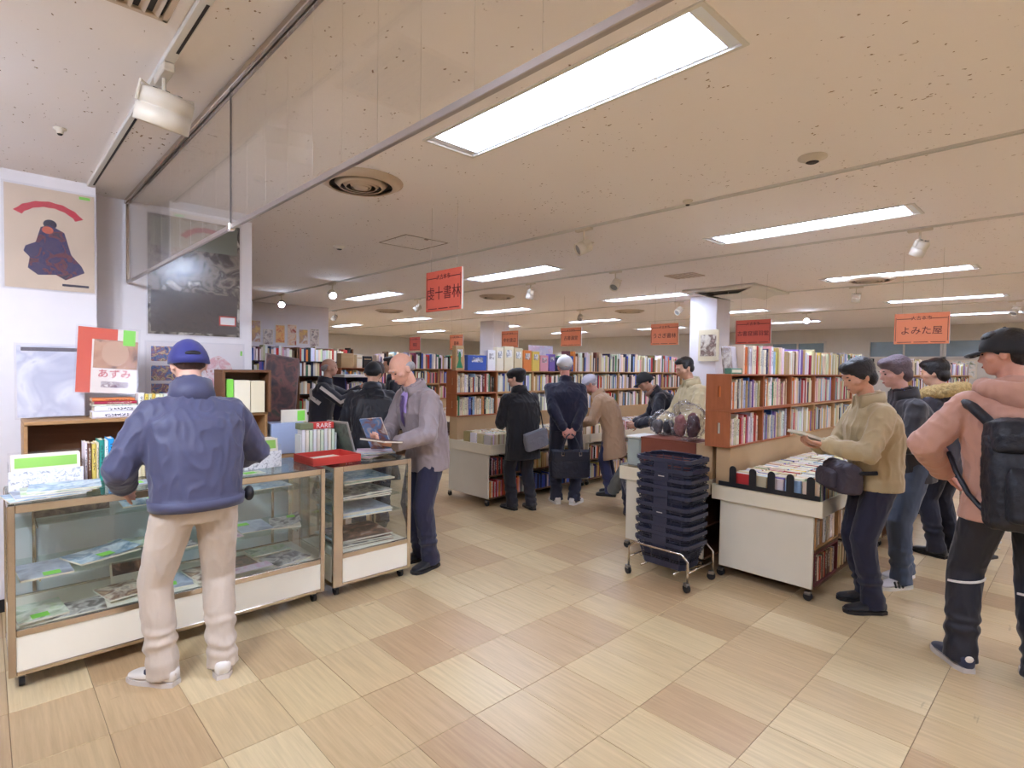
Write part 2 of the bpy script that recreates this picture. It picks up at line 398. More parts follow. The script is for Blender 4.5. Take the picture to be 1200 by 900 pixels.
def build_walls():
    YL, YR = 4.74, 5.0
    mb = MB(); mb.box((XMIN, YL, 0), (.57, YL+1, CEIL)); struct('wall_left', mb, M_WALL)
    mb = MB(); mb.box((.57, YR, 0), (1.675, YR+2.0, CEIL)); struct('wall_poster', mb, M_WALL)
    mb = MB(); mb.box((XMAX, YMIN, 0), (XMAX+.2, YMAX, CEIL)); struct('wall_right', mb, M_WALLB)
    mb = MB(); mb.box((XMIN, YMAX, 0), (XMAX, YMAX+.2, CEIL)); struct('wall_back', mb, M_WALLB)
    mb = MB(); mb.box((XMIN-.2, YMIN, 0), (XMIN, YMAX, CEIL)); struct('wall_side', mb, M_WALLB)
    mb = MB(); mb.box((XMIN, YMIN-.2, 0), (XMAX, YMIN, CEIL)); struct('wall_front', mb, M_WALLB)
    # baseboard of the poster wall
    mb = MB(); mb.box((XMIN, YL-.012, 0), (.57, YL, .08)); struct('baseboard_left', mb, M_BLACK)
    # columns deeper in the shop
    for nm, x, y, w in (('wall_column', 8.62, 4.36, .46), ('wall_column', 9.75, 10.9, .55), ('wall_column', 14.6, 7.4, .6)):
        mb = MB(); mb.cbox((x-w/2, y-w/2, 0), (x+w/2, y+w/2, CEIL), .01); struct(nm, mb, M_WALL)
    # high windows and door panels in the right-hand far wall
    for k, (y0, y1) in enumerate(((-.6, .9), (1.0, 2.5), (2.6, 4.1), (5.2, 6.6))):
        w = struct('window_%d' % (k+1), MB().box((XMAX-.02, y0, 2.02), (XMAX-.005, y1, 2.42)), mat('pale_blue_glass', (150, 172, 186), .2))
        mb = MB()
        for lo, hi in (((y0-.04, 1.98), (y1+.04, 2.03)), ((y0-.04, 2.41), (y1+.04, 2.46)), ((y0-.04, 1.98), (y0+.01, 2.46)), ((y1-.01, 1.98), (y1+.04, 2.46)), (((y0+y1)/2-.02, 2.0), ((y0+y1)/2+.02, 2.44))):
            mb.box((XMAX-.05, lo[0], lo[1]), (XMAX-.002, hi[0], hi[1]))
        mb.build('window_frame', M_WHITE, w)
build_walls()

# ---------------------------------------------------------------- things fixed to the ceiling
def build_smoke_glass():
    X, zb = .79, 2.19
    t = thing('glass_partition', 'wired glass smoke partition hanging from a metal rail below the ceiling', 'glass partition', (X, 0, 0))
    MB().cbox((-.022, -4.5, CEIL-.03), (-.006, 4.995, CEIL-.0005), .003).build('rail', M_CHROME2, t)
    MB().cbox((.006, -4.5, CEIL-.022), (.022, 4.995, CEIL-.0005), .003).build('rail', M_CHROME2, t)
    gm = glassy('wired_glass', (253, 252, 250), .0, .03, .025)
    edges = [-4.5, -.9, 2.62, 4.99]
    for a, b in zip(edges, edges[1:]):
        MB().box((-.0034, a+.003, zb+.01), (.0034, b-.003, CEIL-.004)).build('pane', gm, t)
        mb = MB(); n = int((b-a)/.2)
        for i in range(1, n):
            y = a+(b-a)*i/n; mb.box((-.0003, y-.0005, zb+.02), (.0003, y+.0005, CEIL-.03))
        o = mb.build('glass_wires', mat('wire_in_glass', (214, 206, 196), .5), t); o['kind'] = 'stuff'
        MB().cbox((-.008, a+.001, zb-.006), (.008, b-.001, zb+.014), .002).build('bottom_channel', mat('dull_aluminium', (190, 182, 178), .35, 1), t)
    for y in (-.9, 2.62):
        MB().box((-.003, y-.0025, zb+.014), (.003, y+.0025, CEIL-.03)).build('joint_rod', M_DARKGAP, t)
        MB().cbox((-.014, y-.02, zb-.012), (.014, y+.02, zb+.02), .004).build('clip', M_CHROME, t)
    MB().cbox((-.012, 4.975, zb), (.012, 4.997, CEIL-.03), .003).build('wall_channel', M_CHROME2, t)
build_smoke_glass()

def build_track():
    X = .54
    t = thing('lighting_track', 'white ceiling lighting track with dark slots beside the glass partition', 'lighting track', (X, 0, CEIL))
    MB().cbox((-.02, -2, -.022), (.02, 4.72, -.0005), .003).build('track_body', M_WHITE, t)
    for a, b in ((-1.9, 1.9), (2.05, 2.45), (3.0, 4.65)):
        MB().box((.004, a, -.0235), (.014, b, -.0215)).build('slot', M_DARKGAP, t)
build_track()

M_SPOT = mat('spotlight_enamel', (222, 212, 196), .4, var=.04)
M_LAMP = emis('spot_lamp_glow', (214, 228, 255), 60)
M_LENS = mat('unlit_spot_lens', (150, 146, 140), .2)
def spotlight(name, label, x, y, aim, lit=False, r=.055, ln=.13, drop=.12, top=CEIL, ring=True):
    t = thing(name, label, 'spotlight', (x, y, top), 0, 'ceiling spotlights')
    MB().cbox((-.02, -.085, -.034), (.02, .085, -.012 if top == CEIL else 0), .004).build('adapter', M_SPOT, t)
    c = Vector((0, 0, -drop-.03))
    MB().tube([(0, 0, -.03), (0, 0, -drop+.02)], .008, 8).build('stem', M_SPOT, t)
    d = Vector(aim).normalized(); q = d.to_track_quat('Z', 'Y').to_matrix().to_4x4(); Mh = Matrix.Translation(c) @ q
    yk = MB(); yk.tube([Mh @ Vector((r*1.08, 0, 0)), Mh @ Vector((r*1.08, 0, -ln*.55)), (0, 0, -drop+.02), Mh @ Vector((-r*1.08, 0, -ln*.55)), Mh @ Vector((-r*1.08, 0, 0))], .006, 6); yk.build('yoke', M_SPOT, t)
    h = MB(); h.lathe([(r*.55, -ln*.5), (r*.9, -ln*.47), (r, -ln*.40), (r, -ln*.05), (r*.95, -ln*.04), (r*.95, ln*.02), (r, ln*.03), (r, ln*.5), (r*.9, ln*.5), (r*.86, ln*.36)], 24, Mh)
    h.build('head', M_SPOT, t, True)
    v = MB(); v.cur = 0
    for k in range(6):
        a = 2*PI*k/6; v.box((r*.5*math.cos(a)-.006, r*.5*math.sin(a)-.006, -ln*.52), (r*.5*math.cos(a)+.006, r*.5*math.sin(a)+.006, -ln*.49), Mh)
    v.build('vent_holes', M_DARKGAP, t)
    MB().lathe([(r*.84, ln*.37), (r*.84, ln*.40)], 20, Mh).build('lens', M_LAMP if lit else M_LENS, t)
    return t
spotlight('track_spotlight', 'large cream drum spotlight on the track above the posters', .54, 2.62, (-.12, .35, -1), r=.098, ln=.135, drop=.13, top=CEIL-.024)
sp = [  # x, y, aim, lit, label
 (3.70, 3.02, (-.9, .5, -.5), 0, 'white box-shaped spotlight on the nearest ceiling slot, above the basket stack'),
 (5.58, 1.02, (.2, .5, -1), 0, 'white drum spotlight under the ceiling at the upper right, above the orange sign'),
 (5.58, 4.05, (-.8, -.1, -.8), 0, 'tilted white spotlight on the second ceiling slot, above the white-capped man'),
 (5.58, 5.5, (-.1, .2, -1), 0, 'white spotlight hanging straight down with dark vent holes, near the red sign'),
 (5.58, 8.3, (-.7, .6, -.7), 0, 'tilted spotlight just left of the big red sign'),
 (8.75, .45, (-.9, -.2, -.4), 0, 'round grey-faced spotlight near the right edge below the long light'),
 (8.75, 2.3, (.1, .1, -1), 0, 'small drum spotlight left of the orange hanging sign, pointing down'),
 (8.75, 5.0, (-.8, .2, -.6), 0, 'small tilted spotlight in front of the white column'),
 (8.75, 7.2, (-.7, -.3, -.6), 0, 'small tilted spotlight above the far orange signs'),
 (3.70, 9.6, (-.35, -.95, -.45), 1, 'lit spotlight glaring at the camera right of the poster wall'),
 (3.70, 11.6, (-.3, -.95, -.35), 1, 'lit spotlight glaring beside the edge of the poster wall'),
 (3.70, 7.7, (-.25, -.95, -.5), 1, 'lit spotlight nearest the poster wall edge, brightest of three'),
 (11.95, 4.0, (-.93, -.3, -.25), 1, 'lit spotlight glaring above the far end of the book crates'),
 (5.58, 11.5, (-.4, .5, -.9), 0, 'far spotlight over the back shelves at left'),
 (11.95, .9, (-.5, .3, -.8), 0, 'far spotlight behind the capped man at right'),
]
for i, (x, y, aim, lit, lab) in enumerate(sp): spotlight('track_spotlight', lab, x, y, aim, lit, drop=.14)
# the lit heads throw real light
def lamp(x, y, z, aim, power, ang=60, col=(.9, .95, 1)):
    li = bpy.data.lights.new('spot_beam', 'SPOT'); li.energy = power; li.spot_size = math.radians(ang); li.spot_blend = .6; li.color = col; li.shadow_soft_size = .05
    o = bpy.data.objects.new('spot_beam', li); COL.objects.link(o); o.location = (x, y, z); o.rotation_euler = Vector(aim).to_track_quat('-Z', 'Y').to_euler()

M_DIFF = mat('air_diffuser_enamel', (206, 186, 164), .5)
def round_diffuser(x, y, r, label, rings=4):
    t = thing('air_diffuser', label, 'air diffuser', (x, y, CEIL), 0, 'round ceiling air diffusers')
    MB().hoop([(r*.74, -.032), (r*.8, -.034), (r, -.006), (r, -.0005), (r*.84, -.0005)], 40).build('outer_ring', M_DIFF, t, True)
    for k in range(1, rings):
        q = r*(.78-.17*k); MB().hoop([(q*.78, -.040), (q*.84, -.042), (q*1.02, -.014), (q*.96, -.013)], 32).build('cone', M_DIFF, t, True)
    MB().lathe([(r*.85, -.001), (r*.85, -.005)], 32).build('throat', M_DARKGAP, t); MB().lathe([(r*.16, -.046), (r*.2, -.036), (r*.12, -.006)], 20).build('centre_cone', M_DIFF, t, True)
round_diffuser(1.80, 3.34, .27, 'large round ceiling air diffuser just right of the glass partition')
round_diffuser(6.30, 7.0, .3, 'round ceiling air diffuser above the far red sign')
round_diffuser(8.2, 2.0, .28, 'round ceiling air diffuser above the right bookshelves')
round_diffuser(6.4, 10.6, .3, 'far round ceiling air diffuser at the left aisle')
round_diffuser(9.6, 6.6, .3, 'far round ceiling air diffuser over the middle aisle')
def small_device(x, y, r, label, name='smoke_detector', cat='smoke detector'):
    t = thing(name, label, cat, (x, y, CEIL), 0)
    MB().lathe([(r*.5, -.03), (r*.62, -.012), (r, -.008), (r, -.0005)], 24).build('base', M_SPOT, t, True)
    MB().lathe([(r*.3, -.036), (r*.45, -.03), (r*.45, -.026)], 16).build('sensor', M_DARKGAP, t)
small_device(3.36, 1.12, .075, 'round recessed detector between the two right fluorescent lights')
small_device(2.62, 5.3, .06, 'small round detector above the poster wall edge')
small_device(3.62, 2.02, .035, 'small button-like sprinkler beside the nearest ceiling slot', 'sprinkler', 'sprinkler')
small_device(.3, 3.72, .028, 'tiny dark sprinkler left of the lighting track', 'sprinkler', 'sprinkler')
def hatch():
    t = thing('ceiling_hatch', 'square ceiling access hatch with thin metal frame', 'hatch', (3.04, 4.6, CEIL))
    for lo, hi in (((-.24, -.24), (.24, -.232)), ((-.24, .232), (.24, .24)), ((-.24, -.24), (-.232, .24)), ((.232, -.24), (.24, .24))):
        MB().box((*lo, -.004), (*hi, -.0003)).build('frame_strip', mat('hatch_frame', (150, 130, 112), .5), t)
    MB().cbox((-.228, -.228, -.0025), (.228, .228, -.0003), .001).build('panel', M_CEIL, t)
    MB().cbox((-.02, -.225, -.008), (.02, -.2, -.0025), .002).build('latch', M_CHROME2, t)
hatch()
def vent():
    t = thing('vent_grille', 'rectangular ceiling vent grille with slats at the top left', 'vent grille', (.28, 2.02, CEIL))
    for lo, hi in (((-.2, -.26), (.2, -.24)), ((-.2, .24), (.2, .26)), ((-.2, -.26), (-.18, .26)), ((.18, -.26), (.2, .26))):
        MB().cbox((*lo, -.014), (*hi, -.0003), .003).build('frame_strip', M_DIFF, t)
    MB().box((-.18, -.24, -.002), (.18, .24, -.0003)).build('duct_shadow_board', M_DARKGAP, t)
    sm = MB().box((-.011, -.24, -.001), (.011, .24, .001)).mesh('slat', M_DIFF)
    for i in range(9): place('slat', sm, t, (-.16+.04*i, 0, -.009), (0, .6, 0))
vent()
def flat_vent(x, y, sx, sy, label):
    t = thing('ceiling_plate', label, 'vent plate', (x, y, CEIL))
    MB().cbox((-sx, -sy, -.01), (sx, sy, -.0003), .004).build('plate', M_DIFF, t)
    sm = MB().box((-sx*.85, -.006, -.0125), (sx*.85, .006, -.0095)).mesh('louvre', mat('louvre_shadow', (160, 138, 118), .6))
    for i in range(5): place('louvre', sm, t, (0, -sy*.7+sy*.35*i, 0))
flat_vent(6.45, 3.62, .16, .2, 'small rectangular vent plate on the ceiling near the cassette air conditioner')
flat_vent(7.0, .25, .16, .2, 'small rectangular vent plate above the rightmost orange sign')
def ac_unit():
    t = thing('cassette_air_conditioner', 'white ceiling cassette air conditioner with lowered grille flaps', 'air conditioner', (8.2, 3.75, CEIL))
    w, h = .62, .55
    MB().cbox((-w, -h, -.035), (w, h, -.0003), .012).build('fascia', M_WHITE, t)
    MB().box((-w*.6, -h*.6, -.039), (w*.6, h*.6, -.034)).build('intake_shadow', mat('intake_shade_grey', (120, 112, 106), .8), t)  # grey plate stands in for the shade inside the intake
    for s in (-1, 1):
        MB().cbox((-w*.75, -.012, -.004), (w*.75, .20, .004), .003).build('flap', M_WHITE, t, rot=(s*.35+(PI if s < 0 else 0), 0, 0), loc=(0, s*h*.45, -.10))
        MB().tube([(-w*.5, s*h*.55, -.1), (-w*.5, s*h*.55, -.03)], .006, 6).build('hanger', M_WHITE, t)
    MB().cbox((-w*.45, -h*.4, -.085), (w*.45, h*.4, -.07), .006).build('intake_grille', M_WHITE, t)
    MB().tube([(-w*.4, 0, -.07), (-w*.4, 0, -.03)], .006, 6).build('hanger', M_WHITE, t)
ac_unit()

# hanging orange shop-name signs
M_SIGN = mat('orange_sign_card', (242, 146, 102), .55, var=.03)
M_SIGNR = mat('red_sign_card', (224, 104, 84), .55, var=.03)
M_INK = mat('dark_red_ink', (92, 24, 28), .6)
M_STRING = mat('nylon_string', (190, 180, 170), .4)
def hanging_sign(x, y, zt, text, label, m, w=.44, h=.30, size=.085, sx=1, head='大古本市'):
    t = thing('hanging_sign', label, 'sign', (x, y, zt), -PI/2, 'orange hanging shop signs')   # local x runs towards -y, face looks to -x (local -y)
    MB().cbox((-w/2, 0, -h), (w/2, .012, 0), .002).build('board', m, t)
    MB().box((w/2, 0.0, -h), (w/2+.002, .012, 0)).build('white_edge', M_WHITE, t)
    R = (PI/2, 0, 0)
    lettering(text, size, M_INK, t, (0, -.0008, -h*.58), R, sx=sx)
    lettering(head, .042, M_INK, t, (0, -.0008, -h*.17), R, 'heading')
    mb = MB(); f = .018; e = -.0012
    mb.box((-w/2+f, e, -h*.18-.003), (-w*.16, 0, -h*.18+.003)); mb.box((w*.16, e, -h*.18-.003), (w/2-f, 0, -h*.18+.003))
    for k in range(3): mb.box((-w/2+f+.01+k*(w-2*f)/3, e, -h+f-.003), (-w/2+f-.01+(k+1)*(w-2*f)/3, 0, -h+f+.003))
    mb.box((-w/2+f*.6, e, -h+f*1.6), (-w/2+f*.6+.004, 0, -f*2.2)); mb.box((w/2-f*.6-.004, e, -h+f*1.6), (w/2-f*.6, 0, -f*2.2))
    mb.build('border_lines', M_INK, t)
    for s in (-1, 1): MB().tube([(s*w*.36, .006, -.001), (s*w*.36, .006, CEIL-zt-.001)], .0012, 5).build('string', M_STRING, t)
hanging_sign(2.47, 3.34, 2.315, '虔十書林', 'largest red hanging sign lettered in dark ink, nearest the camera', M_SIGNR, size=.105)
hanging_sign(6.6, 1.17, 2.19, 'よみた屋', 'rightmost orange hanging sign with dark lettering, above the khaki-jacketed man', M_SIGN, size=.085)
hanging_sign(7.0, 2.97, 2.245, '古書窟揚羽堂', 'orange hanging sign with six characters above the brown book crates', M_SIGNR, size=.066)
hanging_sign(7.0, 4.22, 2.255, 'うさぎ書林', 'orange hanging sign left of the white column', M_SIGN, size=.075)
hanging_sign(7.0, 5.95, 2.27, '古書満堂', 'orange hanging sign with a pale left edge above the white-capped man', M_SIGN, size=.075)
hanging_sign(7.0, 7.41, 2.27, '中村書店', 'orange hanging sign over the bookshelf behind the woman in black', M_SIGN, size=.085)
hanging_sign(7.0, 9.0, 2.25, '書林', 'far orange hanging sign half hidden by boxes, left of the middle shelves', M_SIGN, size=.085)
hanging_sign(7.0, 10.5, 2.25, '書店', 'farthest red hanging sign, above the man in the grey jacket', M_SIGNR, size=.085)

# added second track, out of view, its lit heads brighten counter and posters
t = thing('lighting_track', 'second white lighting track, added out of view at the left, parallel to the first', 'lighting track', (-.75, 0, CEIL))
MB().cbox((-.02, -2, -.022), (.02, 4.7, -.0005), .003).build('track_body', M_WHITE, t); MB().box((.004, -1.9, -.0235), (.014, 4.6, -.0215)).build('slot', M_DARKGAP, t)
for i, (y, aim, pw) in enumerate(((2.9, (.75, 1, -.50), 26), (2.2, (.55, 1, -.85), 44), (1.5, (1.15, 1, -.85), 44))):
    spotlight('track_spotlight', 'lit drum spotlight, %s on the added track out of view at the left' % ordinal(i+1), -.75, y, aim, True, r=.098, ln=.135, drop=.13, top=CEIL-.024)
    c = Vector((-.75, y, CEIL-.16)) + Vector(aim).normalized()*.085
    lamp(c.x, c.y, c.z, aim, pw, 70, (.86, .90, 1))

# ---------------------------------------------------------------- printed matter
def art_material(name, cols, scale=5, rough=.35, seed=0, axis='Z', ramp=None):
    """printed picture: soft patches of several inks"""
    if name in MATS: return MATS[name]
    m, n, l, b = new_mat(name); b.inputs['Roughness'].default_value = rough
    tc = n.new('ShaderNodeTexCoord'); mp = n.new('ShaderNodeMapping'); mp.inputs['Location'].default_value = (seed*1.3, seed*.7, seed*2.1); l.new(tc.outputs['Object'], mp.inputs[0])
    nz = n.new('ShaderNodeTexNoise'); nz.inputs['Scale'].default_value = scale; nz.inputs['Detail'].default_value = 3; nz.inputs['Distortion'].default_value = .8; l.new(mp.outputs[0], nz.inputs['Vector'])
    cr = n.new('ShaderNodeValToRGB'); e = cr.color_ramp.elements
    e[0].position = .3; e[0].color = S(*cols[0]); e[1].position = .7; e[1].color = S(*cols[-1])
    for i, c in enumerate(cols[1:-1]):
        x = e.new(.3+.4*(i+1)/(len(cols)-1)); x.color = S(*c)
    l.new(nz.outputs['Fac'], cr.inputs[0]); l.new(cr.outputs[0], b.inputs['Base Color']); MATS[name] = m; return m
M_PAPER = mat('paper', (236, 228, 210), .8)
M_COVER = objcol('book_cover')
M_PAGES = mat('book_pages', (226, 214, 190), .85, var=.08, scale=3, stretch=(60, 1, 1))
M_GREEN = mat('green_price_tag', (138, 224, 84), .6, var=.02)
def book_mesh():
    """unit book: thickness x, depth y (spine at y=0), height z"""
    mb = MB(); c = .06
    prof = [(0, 1), (0, .05), (.18, .008), (.5, 0), (.82, .008), (1, .05), (1, 1), (1-c, 1), (1-c, .1), (c, .1), (c, 1)]
    mb.rings([[(x, y, 0) for x, y in prof], [(x, y, 1) for x, y in prof]])
    mb.cur = 1; mb.box((c, .08, .015), (1-c, .975, .985))
    return mb.mesh('book', [M_COVER, M_PAGES])
BOOK = book_mesh()
PAL = {'cream': (232, 220, 188), 'white': (238, 236, 236), 'beige': (212, 192, 152), 'pale grey': (200, 198, 196), 'ivory': (240, 230, 206), 'red': (190, 58, 50), 'crimson': (176, 40, 72), 'orange': (224, 130, 62),
       'yellow': (228, 200, 96), 'green': (74, 130, 92), 'pale blue': (160, 188, 220), 'blue': (62, 92, 176), 'navy': (40, 44, 84), 'brown': (110, 76, 54), 'black': (38, 34, 36), 'pink': (226, 160, 170), 'violet': (124, 100, 180), 'tan': (190, 156, 110), 'teal': (44, 150, 140), 'maroon': (104, 44, 50), 'sky-blue': (40, 150, 214), 'grey': (130, 128, 130)}
LIGHT = ['cream']*6+['white']*8+['beige']*4+['ivory']*6+['pale grey']*4+['tan']*2+['red']*2+['pale blue']*3+['blue', 'green', 'brown', 'black', 'orange', 'yellow', 'crimson', 'grey', 'navy', 'pink', 'violet']
MIX = ['cream']*6+['white']*9+['beige']*5+['pale grey']*4+['ivory']*3+['red']*2+['brown']*2+['black']*3+['blue']*2+['navy']*2+['green', 'yellow', 'orange', 'maroon', 'maroon', 'grey', 'pink', 'tan', 'violet', 'pale blue']
DARK = ['maroon', 'brown', 'navy', 'black', 'beige', 'red', 'tan', 'grey', 'cream', 'brown', 'tan', 'beige']
TANS = ['beige', 'tan', 'cream', 'beige', 'ivory', 'tan', 'white', 'pale grey']
REDS = ['red', 'pink', 'crimson', 'white', 'red', 'orange', 'pink', 'cream']
BLUES = ['blue', 'navy', 'blue', 'pale grey', 'blue', 'navy']
FAR = MB(); FAR.cols = []           # all books past the individually built ones
NBOOK = [0]
def add_book(x, y, z, w, d, h, col, label, group, rotz=0, tilt=0, name='book', me=None):
    c = S(*[max(0, min(255, v+random.randint(-9, 9))) for v in PAL[col]])
    o = place(name, me or BOOK, None, (x, y, z), (0, tilt, rotz), (w, d, h), c); NBOOK[0] += 1
    return tag(o, label, 'book', group)
def far_book(x, y, z, w, d, h, col):
    FAR.col = S(*[max(0, min(255, v+random.randint(-12, 12))) for v in PAL[col]])
    FAR.box((x, y, z), (x+w, y+d, z+h))
    FAR.col = S(226, 214, 190); FAR.box((x+w*.1, y+.006, z+h-.0004), (x+w*.9, y+d-.002, z+h+.0006))
def shelf_row(x0, x1, y, z, pal, hr, wr=(.014, .034), depth=.14, where='', group='', limit=0, gaps=.02, n0=0):
    """books standing side by side along x with spines towards -y; the first `limit` metres are individual books"""
    x = x0; n = n0
    while True:
        w = random.uniform(*wr); h = random.uniform(*hr); d = min(depth, h*.72)*random.uniform(.92, 1)
        if x+w > x1: break
        c = random.choice(pal); yy = y+random.uniform(0, .012)
        if x < x0+limit:
            n += 1; add_book(x, yy, z, w*.97, d, h, c, '%s book, %s from the left %s' % (c, ordinal(n), where), group)
        else: far_book(x, yy, z, w*.96, d, h, c)
        x += w
        if random.random() < gaps: x += .012
    return n

# ---------------------------------------------------------------- tables, crates
M_TABLE = mat('table_laminate', (232, 222, 198), .5, var=.04, scale=4)
M_TABLEB = mat('table_end_panel', (222, 214, 196), .55, var=.05, scale=3)
M_CRATE = mat('crate_plywood', (170, 98, 58), .6, var=.14, scale=3, stretch=(14, 14, 2), bump=.06)
M_CRATEL = mat('pale_crate', (198, 152, 102), .6, var=.12, scale=3, stretch=(2, 14, 14), bump=.06)
M_CARD = mat('cardboard', (196, 164, 124), .75, var=.06)
M_CASTER = mat('caster_metal', (150, 146, 144), .3, 1)
def caster(parent, x, y, r=.03, rot=0, wheel=None):
    c = MB().cbox((-.016, -.012, r*1.35), (.016, .03, r*2.15), .003).build('caster', M_CASTER, parent, loc=(x, y, 0), rot=(0, 0, rot))
    MB().tube([(-.011, .008, r), (.011, .008, r)], r*.995, 16).build('wheel', wheel or M_BLACK, c)
def bargain_table(label, x0, x1, y0, y1, zt=.715, lip=.115, boards=(.05, .31), divs=True):
    t = thing('bargain_table', label, 'table', (x0, y0, 0), 0, 'wheeled bargain tables'); W, D = x1-x0, y1-y0
    MB().box((.014, .014, zt-lip*.55), (W-.014, D-.014, zt-lip*.4)).build('table_top', M_TABLE, t)
    for nm, lo, hi in (('tray_side', (0, 0), (.014, D)), ('tray_side', (W-.014, 0), (W, D)), ('tray_front', (.014, 0), (W-.014, .014)), ('tray_back', (.014, D-.014), (W-.014, D))):
        MB().cbox((*lo, zt-lip), (*hi, zt), .003).build(nm, M_TABLE, t)
    for x in (.025, W-.047): MB().cbox((x, .06, .085), (x+.022, D-.06, zt-lip), .003).build('end_panel', M_TABLEB, t)
    MB().cbox((.05, D-.09, .085), (W-.05, D-.075, zt-lip), .003).build('back_panel', M_TABLEB, t)
    for z in boards: MB().cbox((.049, .05, z+.03), (W-.049, D-.095, z+.045), .002).build('lower_shelf', M_WOODD, t)
    for x in (.04, W-.04):
        for y in (.08, D-.08): caster(t, x, y)
    return t
def crate(label, x, y, z, w, h, d, m=None, handle=True, group='wooden book crates'):
    """open-fronted box lying on its long side, opening towards -y"""
    m = m or M_CRATE; t = thing('book_crate', label, 'crate', (x, y, z), 0, group); b = .012
    MB().cbox((0, 0, 0), (w, d, b), .0015).build('bottom_board', m, t); MB().cbox((0, 0, h-b), (w, d, h), .0015).build('top_board', m, t)
    MB().box((b, d-.006, b), (w-b, d, h-b)).build('back_board', m, t)
    for k, xx in enumerate((0, w-b)):
        mb = MB(); yc, zc = d*.45, h*.52
        if handle:
            a, c = .011, .042
            mb.box((xx, 0, b), (xx+b, yc-a, h-b)); mb.box((xx, yc+a, b), (xx+b, d, h-b)); mb.box((xx, yc-a, b), (xx+b, yc+a, zc-c)); mb.box((xx, yc-a, zc+c), (xx+b, yc+a, h-b))
        else: mb.box((xx, 0, b), (xx+b, d, h-b))
        e = mb.build('end_board', m, t)
    return t

